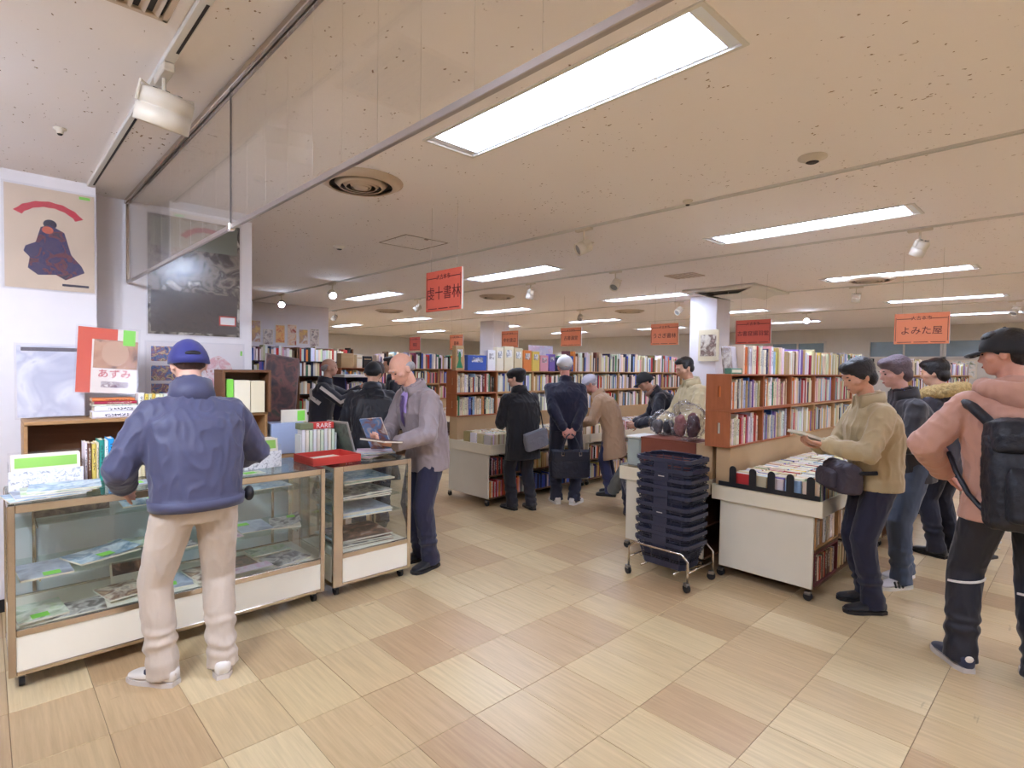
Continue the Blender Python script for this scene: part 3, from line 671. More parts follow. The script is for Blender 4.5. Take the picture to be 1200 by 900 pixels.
def row_two():
    X0 = 4.13
    bargain_table('cream wheeled bargain table packed with paperbacks, nearest on the right', X0, 5.93, 1.245, 2.04)
    bargain_table('second cream bargain table in the right row, beyond the khaki-jacketed man', 5.95, 7.75, 1.245, 2.04)
    bargain_table('cream table behind the stack of shopping baskets', X0+.01, 5.93, 2.06, 2.92, zt=.735)
    bargain_table('far cream table on the back side of the right row', 5.95, 7.75, 2.06, 2.92, zt=.735)
    tb = .665  # tray floor height
    t = thing('book_riser', 'cardboard-coloured long riser box under the brown crates', 'riser', (X0+.0, 1.905, .7255))
    MB().cbox((.02, 0, -.009), (3.4, .115, .2815), .004).build('front_box', M_CARD, t)
    # crates: two rows of six; end faces show hand holes
    xs = [4.115+.615*k for k in range(6)]
    for r, z in ((0, 1.008), (1, 1.292)):
        for k, x in enumerate(xs):
            crate('brown plywood book crate, %s along the %s row in the right shelves' % (ordinal(k+1), ('lower', 'upper')[r]), x, 1.90, z, .612, .283, .20, M_CRATE if k < 2 or r else M_CRATEL)
    up = low = tp = 0
    for k, x in enumerate(xs):
        lim = (1.0, .75, 0, 0, 0, 0)[k]
        low = shelf_row(x+.016, x+.594, 1.912, 1.0205, LIGHT, (.19, .245), (.016, .036), where='in the lower crate row right of the baskets', group='books in the lower right crate row', limit=lim, n0=low)
        up = shelf_row(x+.016, x+.594, 1.912, 1.3045, LIGHT, (.19, .245), (.016, .036), where='in the upper crate row right of the baskets', group='books in the upper right crate row', limit=lim, n0=up)
    tp = shelf_row(4.42, 5.9, 1.93, 1.5755, LIGHT+['cream']*8+['tan']*6, (.19, .25), (.018, .05), where='on top of the right crate row', group='books on top of the right crates', limit=.6)
    shelf_row(5.92, 7.7, 1.93, 1.5755, LIGHT, (.19, .25), (.018, .05))
    # picture folders and a green box at the front end of the top
    def folder(name, label, x, y, z, w, h, m, tilt=-.12, th=.006):
        t = thing(name, label, 'print', (x, y, z)); t.rotation_euler = (tilt, 0, 0)
        MB().cbox((0, 0, 0), (w, th, h), .001).build('sheet', m, t); MB().box((.012, -.0012, .012), (w-.012, 0, h-.012)).build('picture', m, t)
        MB().box((-.003, -.003, -.0), (w+.003, -.002, h+.003)).build('sleeve', M_PLAST, t); return t
    folder('picture_print', 'framed ink landscape print standing on the end of the right crates', 4.13, 1.965, 1.577, .16, .21, art_material('ink_landscape', ((230, 222, 208), (206, 196, 180), (120, 96, 84), (186, 160, 150)), 12))
    folder('picture_print', 'pale lilac print in plastic sleeve on top of the right crates', 4.275, 1.98, 1.577, .14, .22, art_material('lilac_print', ((214, 208, 222), (236, 232, 238), (200, 190, 206)), 8))
    t = thing('green_box', 'flat green box lying at the front end of the right crates', 'box', (4.12, 1.905, 1.576)); MB().cbox((0, 0, 0), (.2, .05, .045), .003).build('box_body', mat('green_card', (96, 142, 120), .6), t); MB().box((.02, -.001, .012), (.18, 0, .034)).build('label_strip', M_PAPER, t)
    # paperbacks in the trays: five rows running along x, covers towards -x
    ys = [1.275+.121*k for k in range(5)]
    for k, y in enumerate(ys):
        x = 4.165; n = 0
        while x < 5.90:
            w = random.uniform(.012, .026); h = random.uniform(.142, .158); c = random.choice(LIGHT)
            if n < 3: n += 1; add_book(x, y+random.uniform(0, .004), .675, w, .108, h, c, '%s paperback, %s book deep in tray row %s from the reader' % (c, ordinal(n), ordinal(k+1)), 'paperbacks in the right bargain tray')
            else: far_book(x, y+random.uniform(0, .004), .675, w, .108, h, random.choice(LIGHT))
            x += w+.0006
        x = 5.98
        while x < 7.7: w = random.uniform(.014, .026); far_book(x, y, .675, w, .108, random.uniform(.14, .16), random.choice(LIGHT)); x += w
    # black fence with five prongs
    t = thing('book_fence', 'black metal book fence with five rounded prongs on the table end', 'book fence', (4.118, 1.26, .716))
    MB().cbox((0, .0, 0), (.006, .72, .035), .001).build('rail', M_BLACK, t)
    for y in (.06, .195, .325, .46, .61):
        mb = MB(); pts = [(-.026, 0), (.026, 0), (.026, .105)]+[(.026*math.cos(a), .105+.026*math.sin(a)) for a in [PI*q/8 for q in range(1, 8)]]+[(-.026, .105)]
        mb.rings([[(.006, y+a, .03+z) for a, z in pts], [(.0, y+a, .03+z) for a, z in pts]]); mb.build('prong', M_BLACK, t)
    # boxes and books under the table, facing the reader
    b1 = crate('maroon book box on the bottom shelf under the right table', 4.19, 1.30, .096, .50, .235, .30, mat('maroon_board', (116, 54, 56), .6), False)
    b2 = crate('orange-brown book box on the middle shelf under the right table', 4.19, 1.30, .356, .50, .225, .30, M_CRATEL, False)
    for z, nm, pal in ((.108, 'bottom', DARK), (.368, 'middle', TANS)):
        shelf_row(4.208, 4.672, 1.306, z+.0008, pal, (.16, .185), (.016, .034), .15, where='in the %s box under the right table' % nm, group='books in boxes under the right table', limit=1)
        shelf_row(4.72, 5.85, 1.31, z-.012, pal, (.16, .19), (.016, .034), .15)
row_two()

def row_one():
    X0 = 4.15
    bargain_table('cream wheeled table in the middle row where the woman in black browses', X0, 5.95, 4.69, 5.55)
    bargain_table('cream wheeled table in the middle row beyond the tan coat', 5.97, 7.77, 4.69, 5.55)
    bargain_table('far cream wheeled table at the end of the middle row', 7.79, 9.55, 4.69, 5.55)
    t = thing('book_riser', 'pale long riser board under the middle row crates', 'riser', (X0, 5.30, .716)); MB().cbox((0, 0, 0), (5.0, .15, .28), .004).build('front_box', M_CARD, t)
    xs = [4.11+.66*k for k in range(8)]; up = low = 0
    for r, z in ((0, .997), (1, 1.277)):
        for k, x in enumerate(xs):
            crate('pale brown book crate, %s along the %s row in the middle shelves' % (ordinal(k+1), ('lower', 'upper')[r]), x, 5.27, z, .655, .279, .20, M_CRATE if k == 0 else M_CRATEL)
    for k, x in enumerate(xs):
        lim = 1.0 if k < 1 else 0
        low = shelf_row(x+.016, x+.635, 5.285, 1.0095, MIX, (.18, .235), (.016, .036), where='in the lower crates behind the woman in black', group='books in the lower middle crates', limit=lim, n0=low)
        up = shelf_row(x+.016, x+.635, 5.285, 1.2895, MIX, (.18, .235), (.016, .036), where='in the upper crates behind the woman in black', group='books in the upper middle crates', limit=lim, n0=up)
    shelf_row(6.05, 9.3, 5.30, 1.557, MIX, (.2, .3), (.018, .05))
    # boxed sets and face-out books on top of the first crates
    items = [(4.11, .13, .30, 'tan', 'tall tan box with a green figure'), (4.30, .30, .19, 'blue', 'blue landscape book lying face out'), (4.62, .13, .26, 'white', 'white book facing out'), (4.77, .12, .30, 'ivory', 'ivory boxed book'), (4.91, .16, .32, 'cream', 'cream box facing out'),
             (5.09, .15, .30, 'beige', 'beige box set'), (5.26, .15, .28, 'orange', 'orange-brown box facing out'), (5.43, .14, .27, 'yellow', 'yellow box facing out'), (5.59, .16, .22, 'pink', 'pink-banded book facing out'), (5.77, .12, .24, 'violet', 'violet-spined set')]
    for x, w, h, c, lab in items:
        t = thing('boxed_book', lab+' on top of the middle shelves', 'book', (x, 5.29, 1.557)); m = mat('box_'+c, PAL[c], .5)
        MB().cbox((0, .0, 0), (w, .07, h), .002).build('slipcase', m, t)
        MB().box((w*.2, -.0012, h*.55), (w*.8, 0, h*.85)).build('cover_picture', art_material('art_'+c, (PAL[c], PAL['white'], PAL['grey'], PAL[c]), 18), t)
    MB().rings([ell2(.04, .0, 0, .05), ell2(.04, 0, .09, .018), ell2(.04, 0, .16, .022), ell2(.04, 0, .2, .006)]).build('green_figure', mat('green_print', (46, 140, 96), .5), bpy.data.objects['boxed_book'], loc=(.02, -.0, .03))
    t = thing('glossy_poster', 'poster in glossy plastic with painted white glare standing on the middle shelves', 'poster', (5.5, 5.42, 1.557)); t.rotation_euler = (-.06, 0, 0)
    MB().cbox((0, 0, 0), (.5, .006, .36), .001).build('sheet', art_material('poster_glare', ((236, 234, 244), (214, 216, 236), (226, 200, 220), (244, 244, 250)), 7, .2), t)  # whitish patches paint the glare on the plastic into the sheet
    MB().box((-.003, -.003, 0), (.503, -.002, .364)).build('sleeve', M_PLAST, t)
    for k in range(4):
        y = 4.725+.125*k; x = 4.18; n = 0
        while x < 5.9:
            w = random.uniform(.013, .028); h = random.uniform(.14, .16); c = random.choice(TANS)
            if n < 2: n += 1; add_book(x, y, .675, w, .108, h, c, '%s paperback, %s deep in tray row %s at the middle table' % (c, ordinal(n), ordinal(k+1)), 'paperbacks in the middle bargain tray')
            else: far_book(x, y, .675, w, .108, h, c)
            x += w+.0008
        x = 6.0
        while x < 9.5: w = random.uniform(.013, .028); far_book(x, y, .675, w, .108, random.uniform(.14, .16), random.choice(MIX)); x += w
    for z, pal, lim in ((.096, REDS, .25), (.356, ['black', 'navy', 'maroon', 'red', 'pink'], .25)):
        nm = 'bottom' if z < .2 else 'middle'
        shelf_row(4.215, 4.72, 4.745, z, pal, (.17, .205), (.016, .03), .15, where='on the %s shelf under the middle table' % nm, group='books under the middle table', limit=lim)
        shelf_row(4.73, 5.85, 4.745, z, BLUES if nm == 'bottom' else TANS, (.15, .2), (.016, .03), .15)
        shelf_row(6.0, 9.5, 4.745, z, MIX, (.15, .2), (.016, .03), .15)
def ell2(cx, cy, z, r): return [(cx+r*math.cos(2*PI*k/10), cy+.0015*math.sin(2*PI*k/10)-.001, z) for k in range(10)]
row_one()

def far_rows():
    # a third row behind, seen past the black-capped person
    bargain_table('cream table of the third row behind the black-capped person', 4.25, 6.6, 8.05, 8.9)
    bargain_table('cream table far along the third row', 6.65, 9.3, 8.05, 8.9)
    t = thing('book_riser', 'cardboard riser under the third row shelves', 'riser', (4.25, 8.5, .716)); MB().cbox((0, 0, 0), (5.0, .15, .28), .004).build('front_box', M_CARD, t)
    for r, z in ((0, .997), (1, 1.277)):
        for k in range(7):
            x = 4.22+.66*k; crate('brown book crate, %s along the %s third row' % (ordinal(k+1), ('lower', 'upper')[r]), x, 8.47, z, .655, .279, .2, M_CRATE if k % 3 == 0 else M_CRATEL)
            shelf_row(x+.016, x+.635, 8.485, z+.0125, MIX, (.18, .235), (.016, .036))
    shelf_row(4.9, 8.6, 8.5, 1.557, MIX, (.2, .3), (.02, .05))
    for k, (x, w, h, c) in enumerate(((4.24, .22, .24, 'tan'), (4.52, .1, .22, 'ivory'), (4.64, .16, .2, 'black'))):
        t = thing('storage_box', ('tan cardboard box', 'ivory box', 'black-windowed box')[k]+' on top of the third row shelves', 'box', (x, 8.49, 1.557)); MB().cbox((0, 0, 0), (w, .16, h), .003).build('box_body', mat('box_'+c, PAL[c], .5), t); MB().box((w*.1, -.001, h*.7), (w*.9, 0, h*.78)).build('label_strip', M_CARD, t)
    for k in range(4):
        y = 8.09+.11*k; x = 4.3
        while x < 9.2: w = random.uniform(.015, .028); far_book(x, y, .675, w, .1, random.uniform(.14, .16), random.choice(TANS)); x += w
    # narrow dark blue cabinet at the row end, by the reaching man
    t = thing('display_cabinet', 'narrow dark blue book cabinet with a white top beside the reaching man', 'cabinet', (3.86, 7.62, 0))
    MB().cbox((0, 0, 0), (.02, .36, 1.42), .002).build('side_panel', mat('navy_board', (34, 36, 74), .5), t); MB().cbox((.36, 0, 0), (.38, .36, 1.42), .002).build('side_panel', mat('navy_board', (0, 0, 0)), t)
    MB().cbox((-.01, -.01, 1.42), (.39, .37, 1.46), .003).build('top', M_WHITE, t)
    for z in (.1, .45, .8, 1.12): MB().box((.02, .01, z), (.36, .35, z+.015)).build('shelf', mat('navy_board', (0, 0, 0)), t)
    MB().box((.02, .345, .1), (.36, .36, 1.42)).build('back', M_BLACK, t)
    for z in (.115, .465, .815, 1.135): shelf_row(3.885, 4.21, 7.65, z, MIX, (.18, .23), (.016, .036))
    # wall of shelving far left behind the reaching man
    for kk in range(3):
        x0 = 1.9+1.05*kk
        t = thing('bookcase', ('tall bookcase at the far left, next to the poster wall', 'tall bookcase behind the reaching man', 'tall bookcase right of the reaching man')[kk], 'bookcase', (x0, 9.6, 0))
        for x in (0, 1.02): MB().box((x, 0, 0), (x+.02, .28, 1.9), None).build('side', M_WOODD, t)
        for z in (.1, .42, .74, 1.06, 1.38, 1.64): MB().box((.02, 0, z), (1.02, .28, z+.018)).build('shelf', M_BLACK, t)
        MB().box((.02, .27, .1), (1.02, .28, 1.9)).build('back', M_WOODD, t)
        for z in (.118, .438, .758, 1.078, 1.398, 1.658): shelf_row(x0+.025, x0+1.015, 9.62, z, MIX, (.18, .27), (.02, .05), .2)
    # posters high on the wall behind
    ym = 11.2; mb = MB(); mb.box((1.7, ym, 0), (5.3, ym+.12, CEIL)); struct('wall_partition', mb, M_WALL)
    arts = [((230, 160, 90), (240, 220, 200), (190, 80, 60)), ((240, 236, 230), (200, 160, 140), (236, 200, 120)), ((120, 90, 90), (240, 230, 220), (60, 60, 80)), ((236, 130, 70), (250, 200, 120), (210, 90, 60))]
    for k in range(11):
        x = 2.55+.235*k; h = .3+.06*(k % 3); t = thing('wall_poster', 'small colour poster, %s from the left on the far left wall' % ordinal(k+1), 'poster', (x, ym-.004, 1.98+.04*(k % 2)), 0, 'small posters on the far left wall')
        MB().box((0, -.002, 0), (.19, .003, h)).build('sheet', M_PAPER, t); MB().box((.01, -.0035, .01), (.18, -.0015, h-.01)).build('picture', art_material('far_art_%d' % (k % 4), arts[k % 4], 9, seed=k % 4), t)
    # rows on the far right and back
    for i, (x0, x1, y) in enumerate(((10.2, 15.8, 5.3), (10.2, 15.8, 1.9), (8.2, 15.8, -1.4), (10.5, 15.8, 8.5), (6.0, 9.2, 12.0), (10.2, 15.8, 12.0))):
        t = thing('shelf_row', ('far shelf row in line with the middle tables', 'far shelf row in line with the right tables', 'far shelf row at the right edge', 'far shelf row in line with the third row', 'back shelf row at far left', 'back shelf row at far centre')[i], 'bookcase', (x0, y, 0)); W = x1-x0
        for z in (.05, .42, .72, 1.0, 1.28, 1.56): MB().box((0, 0, z), (W, .25, z+.02)).build('shelf', M_CRATEL, t)
        n = int(W/1.4)
        for k in range(n+1): MB().box((W*k/n-.012, 0, 0), (W*k/n+.012, .26, 1.58)).build('upright', M_CRATEL, t)
        for z in (.44, .74, 1.02, 1.30, 1.58): shelf_row(x0+.02, x1, y+.01, z, MIX, (.18, .25), (.025, .06), .18)
    # framed posters and panels on the right-hand far wall
    pr = [(.15, .55, 1.45, .5), (.9, .5, 1.3, .7), (1.9, .6, 1.5, .45), (2.9, .75, 1.35, .6), (4.0, .5, 1.5, .5), (5.0, .6, 1.4, .6), (6.3, .5, 1.5, .5)]
    for k, (y, w, z, h) in enumerate(pr):
        t = thing('wall_poster', 'framed picture, %s from the right on the far right wall' % ordinal(k+1), 'poster', (XMAX-.003, y, z), 0, 'pictures on the far right wall')
        MB().box((-.02, 0, 0), (0, w, h)).build('frame', (M_BLACK if k % 3 == 1 else M_PAPER), t); MB().box((-.022, .03, .03), (-.019, w-.03, h-.03)).build('picture', art_material('wall_art_%d' % (k % 3), (((230, 222, 200), (150, 120, 90), (236, 230, 220)), ((240, 240, 236), (180, 200, 190), (90, 90, 90)), ((236, 210, 160), (240, 236, 230), (140, 150, 110)))[k % 3], 8, seed=k), t)
    # large pale panels on the column side
    t = thing('wall_poster', 'pale framed landscape poster on the white column behind the orange sign', 'poster', (8.385, 4.08, 1.75)); MB().box((-.02, 0, 0), (0, .34, .5)).build('frame', mat('box_cream', PAL['cream'], .5), t); MB().box((-.022, .04, .08), (-.019, .30, .42)).build('picture', art_material('ink_landscape', ((0, 0, 0), (0, 0, 0))), t)
far_rows()

# ---------------------------------------------------------------- people
def remesh(mb, voxel, smooth=4, fold=0, ffreq=9, fz=.45, seed=0, hem=None, calm=0):
    """fuse overlapping closed shapes into one continuous skin and smooth it"""
    me = bpy.data.meshes.new('tmp'); me.from_pydata(mb.v, [], mb.f)
    bm = bmesh.new(); bm.from_mesh(me); bmesh.ops.recalc_face_normals(bm, faces=bm.faces); bm.to_mesh(me); bm.free()
    o = bpy.data.objects.new('tmp', me); COL.objects.link(o)
    r = o.modifiers.new('r', 'REMESH'); r.mode = 'VOXEL'; r.voxel_size = voxel; r.adaptivity = 0
    if smooth:
        s = o.modifiers.new('s', 'SMOOTH'); s.iterations = smooth; s.factor = .5
    dg = bpy.context.evaluated_depsgraph_get(); out = bpy.data.meshes.new_from_object(o.evaluated_get(dg))
    bpy.data.objects.remove(o); bpy.data.meshes.remove(me)
    if fold:
        off = Vector((seed*3.1, seed*1.7, seed*.9)); n = len(out.vertices)
        co = [0.0]*(3*n); nr = [0.0]*(3*n)
        out.vertices.foreach_get('co', co); out.vertex_normals.foreach_get('vector', nr)
        nn = noise.noise; zlo = min(co[2::3])
        for i in range(0, 3*n, 3):
            x, y, z = co[i:i+3]
            q = Vector((x*ffreq, y*ffreq, z*ffreq*fz)) + off
            b = 1-abs(nn(q*1.9))*2
            d = fold*(.6*nn(q) + .5*b*b - .25)
            if hem:
                w = 1-abs(z-hem)/.16
                if w > 0: d += fold*.9*w*math.sin(z*75+nn(Vector((x, y, z))*8)*5+x*9)
            if calm: d *= max(0, min(1, (z-zlo-.012)/calm))
            co[i] += nr[i]*d; co[i+1] += nr[i+1]*d; co[i+2] += nr[i+2]*d
        out.vertices.foreach_set('co', co)
    out.polygons.foreach_set('use_smooth', [True]*len(out.polygons)); out.update()
    return out
def ell(c, x, y, a, b, n=18, k=1.0, front=0):
    """ring: centre, unit axes x and y, radii a and b; k>1 squarer"""
    out = []
    for i in range(n):
        t = 2*PI*i/n; cx, sy = math.cos(t), math.sin(t)
        e = 2/(2*k) if k != 1 else 1
        px = math.copysign(abs(cx)**e, cx); py = math.copysign(abs(sy)**e, sy)
        out.append(tuple(c + x*a*px + y*b*py))
    return out
def limb(mb, pts, rads, flat=1.0, n=14):
    """tapered round limb through joints with round ends"""
    P = [Vector(p) for p in pts]; seq = []
    for i in range(len(P)-1):
        for t in (0, .25, .5, .75):
            seq.append((P[i].lerp(P[i+1], t), rads[i]*(1-t)+rads[i+1]*t))
    seq.append((P[-1], rads[-1]))
    mb.tube([p for p, r in seq], [r for p, r in seq], n)
    for p, r in zip(P, rads): mb.ball(p, r*.99, 12)
def ik(S0, W, a, b, pole):
    S0, W = Vector(S0), Vector(W); d = W-S0; L = min(d.length, (a+b)*.999); u = d.normalized(); W = S0+u*L
    x = (a*a-b*b+L*L)/(2*L); h = math.sqrt(max(a*a-x*x, 0)); p = Vector(pole); p = (p-u*p.dot(u)).normalized()
    return S0+u*x+p*h, W
def hand(mb, W, d, nrm, side, curl=.5, s=1.0, spread=.0):
    """palm and five fingers; d finger direction, nrm palm normal (fingers bend towards it), side +1: thumb on +lat"""
    d = Vector(d).normalized(); nrm = Vector(nrm); nrm = (nrm-d*nrm.dot(d)).normalized(); lat = d.cross(nrm).normalized()*side
    W = Vector(W)
    rr = [ell(W+d*t*s, lat, nrm, w*s, h*s, 14, 1.3) for t, w, h in ((-.02, .024, .019), (.01, .030, .018), (.045, .040, .016), (.08, .041, .014), (.092, .036, .011))]
    mb.rings(rr)
    for off, ln, rt in ((.031, .071, .0082), (.0105, .080, .0086), (-.0105, .074, .0082), (-.031, .058, .0072)):
        p = W+d*.086*s+lat*off*s; ang = curl*.55; pts = [W+d*.06*s+lat*off*.9*s, p]
        dirv = d+lat*off*spread*12; dirv.normalize()
        for f in (.45, .32, .25):
            q = dirv*math.cos(ang)+nrm*math.sin(ang); p = p+q*ln*f*s; pts.append(p); ang += curl*.9
        limb(mb, pts, [rt*s]*2+[rt*.98*s, rt*.92*s, rt*.8*s], n=10)
    b = W+d*.02*s+lat*.03*s; t1 = b+(d*.6+lat*.75+nrm*.25).normalized()*.036*s; t2 = t1+(d*.85+lat*.3+nrm*.45*curl).normalized()*.032*s; t3 = t2+(d*.9+nrm*.5*curl).normalized()*.024*s
    limb(mb, [W+d*.012*s+lat*.012*s, b, t1, t2, t3], [.013*s, .0125*s, .0105*s, .0095*s, .0078*s], n=10)

SKIN = {}
def skin(rgb):
    if rgb not in SKIN:
        m = mat('skin_%d' % len(SKIN), rgb, .5, var=.05, scale=30); SKIN[rgb] = m
        b = m.node_tree.nodes['Principled BSDF']; b.inputs['Subsurface Weight'].default_value = .12; b.inputs['Subsurface Radius'].default_value = (.02, .008, .005)
    return SKIN[rgb]
def cloth(name, rgb, rough=.8, bump=.25, bscale=14, sheen=.2, var=.06): return mat(name, rgb, rough, var=var, scale=9, bump=bump, bscale=bscale, sheen=sheen)
M_HAIRK = mat('black_hair', (24, 20, 22), .45, var=.2, scale=60, bump=.5, bscale=90)
M_HAIRG = mat('grey_hair', (168, 164, 168), .6, var=.15, scale=60, bump=.5, bscale=90)
M_HAIRB = mat('brown_hair', (70, 48, 44), .5, var=.2, scale=60, bump=.5, bscale=90)
M_EYE = mat('dark_eye', (30, 24, 24), .2)
M_LIP = mat('lips', (176, 108, 100), .5)
M_BROW = mat('eyebrow', (52, 42, 40), .8)

def person(label, loc, rot, h=1.68, lean=6, bow=8, head_yaw=0, head_pitch=10, feet=None, wrists=None, poles=None, hands=None,
           top=None, bottom=None, shoe=None, tone=(214, 166, 140), hair='short', hair_mat=None, hat=None, bulk=1.0, hem=.80, hem_flare=1.0,
           near=True, knees=None, pel=None, collar=.06, shoe_sole=None, coat_len=None, vox=None, group='customers browsing the book fair', nocollar=False):
    s = h/1.70
    t = thing('person', label, 'person', loc, rot, group)
    X, Yv, Zv = Vector((1, 0, 0)), Vector((0, 1, 0)), Vector((0, 0, 1))
    pel = Vector(pel) if pel else Vector((0, 0, .93*s))
    # spine curve: lean at the pelvis growing by bow towards the neck (degrees forward)
    N = 12; ln = .52*s; sp = [pel.copy()]; dirs = []
    for i in range(N):
        a = math.radians(lean+bow*i/(N-1)); d = Vector((0, math.sin(a), math.cos(a))); dirs.append(d); sp.append(sp[-1]+d*ln/N)
    dirs.append(dirs[-1])
    def at(u):
        i = max(0, min(N, u*N)); k = min(int(i), N-1); return sp[k].lerp(sp[k+1], i-k), dirs[min(k, N-1)]
    def fwd(d): return Vector((0, d.z, -d.y))
    feet = feet or ((-.12, .0, 0), (.12, .0, 0))          # (x, y, toe yaw) left, right
    C, D0 = at(1.0); neck_dir = dirs[-1]
    # head frame
    ha = math.radians(lean+bow); nk = C + Vector((0, math.sin(ha*.9), math.cos(ha*.9)))*.074*s
    Hm = Matrix.Rotation(math.radians(head_yaw), 4, 'Z') @ Matrix.Rotation(math.radians(-head_pitch), 4, 'X')
    hc = nk + (Hm.to_3x3() @ Vector((0, .018, .105)))*s
    HM = Matrix.Translation(hc) @ Hm @ Matrix.Scale(s, 4)
    # joints
    shc, shd = at(.825); sh = [shc + X*sx*.168*s*min(bulk, 1.08) for sx in (-1, 1)]
    wr = wrists or ((-.24, .06, .80), (.24, .06, .80)); poles = poles or ((-.6, -.8, -.2), (.6, -.8, -.2))
    el = []; wv = []
    for i in (0, 1):
        e, w = ik(sh[i], Vector(wr[i])*s if not pel_is_abs(wr[i]) else wr[i], .285*s, .255*s, poles[i]); el.append(e); wv.append(w)
    hip = [pel + X*sx*.088*s + Zv*-.03*s for sx in (-1, 1)]
    ank = [Vector((f[0]*s, f[1]*s, .085*s)) for f in feet]
    kn = []
    for i in (0, 1):
        yaw = math.radians(feet[i][2]); pole = Vector((-math.sin(yaw), math.cos(yaw), 0)) if not knees else Vector(knees[i])
        k, a2 = ik(hip[i], ank[i], .42*s, .42*s, pole); kn.append(k)
    v = vox or (.0075 if near else .011)
    # ---- body: one continuous skin
    b = MB()
    tr = [(0, .13, .09), (.3, .115, .082), (.6, .135, .092), (.85, .14, .085), (.97, .085, .06), (1.0, .06, .05)]
    b.rings([ell(at(u)[0], X, fwd(at(u)[1]), a*s, c*s) for u, a, c in tr])
    limb(b, [at(.93)[0], at(1.0)[0]+fwd(neck_dir)*.005, nk + (hc-nk)*.35], [.058*s, .054*s, .055*s])
    for i in (0, 1):
        limb(b, [at(.84)[0], sh[i], el[i], wv[i]], [.06*s, .048*s, .038*s, .025*s])
        limb(b, [pel, hip[i], kn[i], ank[i]-Zv*.03*s], [.09*s, .075*s, .05*s, .038*s])
        fy = math.radians(feet[i][2]); fd = Vector((-math.sin(fy), math.cos(fy), 0)); limb(b, [ank[i]-Zv*.04*s, ank[i]-Zv*.055*s+fd*.12*s], [.03*s, .025*s])
        hd = (hands or {}).get(i)
        fdir = (wv[i]-el[i]).normalized()
        if hd: hand(b, wv[i], hd[0], hd[1], hd[3] if len(hd) > 3 else (1 if i == 0 else -1), hd[2], s*1.0)
        else: hand(b, wv[i], fdir, (-X if i else X), 1 if i == 0 else -1, .45, s)
    # head shapes
    def hb(c, r, rot=None): b.ball(c, r, 18, HM, rot)
    hb((0, -.012, .035), (.078, .097, .085)); hb((0, .012, .0), (.071, .083, .085)); hb((0, .03, -.045), (.056, .06, .055)); hb((0, .055, -.075), (.032, .032, .028))
    hb((0, .088, -.012), (.011, .02, .024)); hb((0, .1, -.022), (.013, .014, .011)); hb((0, .078, .03), (.05, .02, .014))
    hb((0, .084, -.052), (.024, .011, .006)); hb((0, .083, -.061), (.022, .011, .006))
    for sx in (-1, 1):
        hb((sx*.05, .05, -.015), (.025, .026, .022)); hb((sx*.078, -.008, -.005), (.010, .019, .032)); hb((sx*.081, -.013, .008), (.009, .017, .018))
    body = remesh(b, v, 3); body.materials.append(skin(tone)); place('body', body, t)
    # eyes, brows, lips
    for sx in (-1, 1):
        MB().ball((sx*.031, .0785, .008), (.0115, .009, .0062), 10, HM).build('eye', M_EYE, t, True)
        MB().ball((sx*.032, .088, .031), (.018, .007, .0035), 8, HM).build('eyebrow', hair_mat if hair_mat == M_HAIRG else M_BROW, t, True)
    MB().ball((0, .0925, -.0565), (.021, .0055, .0055), 10, HM).build('lips', M_LIP, t, True)
    # ---- hair
    if hair:
        g = MB(); q = lambda c, r, rot=None: g.ball(c, r, 18, HM, rot)
        if hair == 'short':
            q((0, -.024, .048), (.085, .096, .084)); q((0, .03, .09), (.066, .058, .036)); q((0, -.055, -.015), (.072, .05, .055))
            for sx in (-1, 1): q((sx*.068, -.005, .025), (.02, .045, .035))
        elif hair == 'full':
            q((0, -.022, .05), (.092, .104, .09)); q((0, .045, .088), (.07, .058, .042)); q((0, -.06, -.02), (.082, .055, .07))
            for sx in (-1, 1): q((sx*.070, -.008, .022), (.022, .048, .042))
        elif hair == 'bald':
            q((0, -.062, -.008), (.074, .048, .05))
            for sx in (-1, 1): q((sx*.066, -.03, .012), (.02, .048, .034))
        elif hair == 'under':
            q((0, -.045, -.012), (.072, .050, .036))
            for sx in (-1, 1): q((sx*.064, -.012, .008), (.017, .04, .024))
        place('hair', finish(remesh(g, .008, 3, .003, 60, 1, 2), hair_mat or M_HAIRK), t)
    # ---- top garment
    tm = top or cloth('plain_top', (60, 60, 70)); g = MB(); B = bulk
    hz = coat_len if coat_len else hem
    u0 = (hz*s-pel.z)/ln if hz else 0
    prof = [(0, .168, .125), (.2, .168, .13), (.45, .178, .138), (.7, .19, .132), (.80, .190, .118), (.88, .168, .104), (.945, .122, .088), (1.0, .078, .07), (1.06, .068, .064)]
    rg = []
    if u0 < 0:
        d0 = dirs[0]; n0 = 5
        for i in range(n0):
            u = u0*(1-i/n0); c = pel + (Zv*.75+d0*.25).normalized()*ln*u; fl = 1+(hem_flare-1)*(u/u0)
            rg.append(ell(c, X, fwd(d0), .172*B*s*fl, .13*B*s*fl, 20, 1.15))
    for u, a, c in prof:
        if u >= u0: p, d = at(min(u, 1)); p = p+d*ln*max(0, u-1); rg.append(ell(p, X, fwd(d), a*s*(B if u < .8 else 1+(B-1)*.4), c*s*(B if u < .8 else 1+(B-1)*.4), 20, 1.12))
    g.rings(rg)
    for i in (0, 1):
        cuff = wv[i] + (el[i]-wv[i]).normalized()*.018*s
        limb(g, [at(.80)[0]+X*(.06 if i else -.06)*s, sh[i], el[i], cuff], [.085*s*B, .066*s*B, .062*s*B, .046*s*B])
        g.tube([cuff+(el[i]-cuff)*.10, cuff], [.052*s*B, .05*s*B], 14)
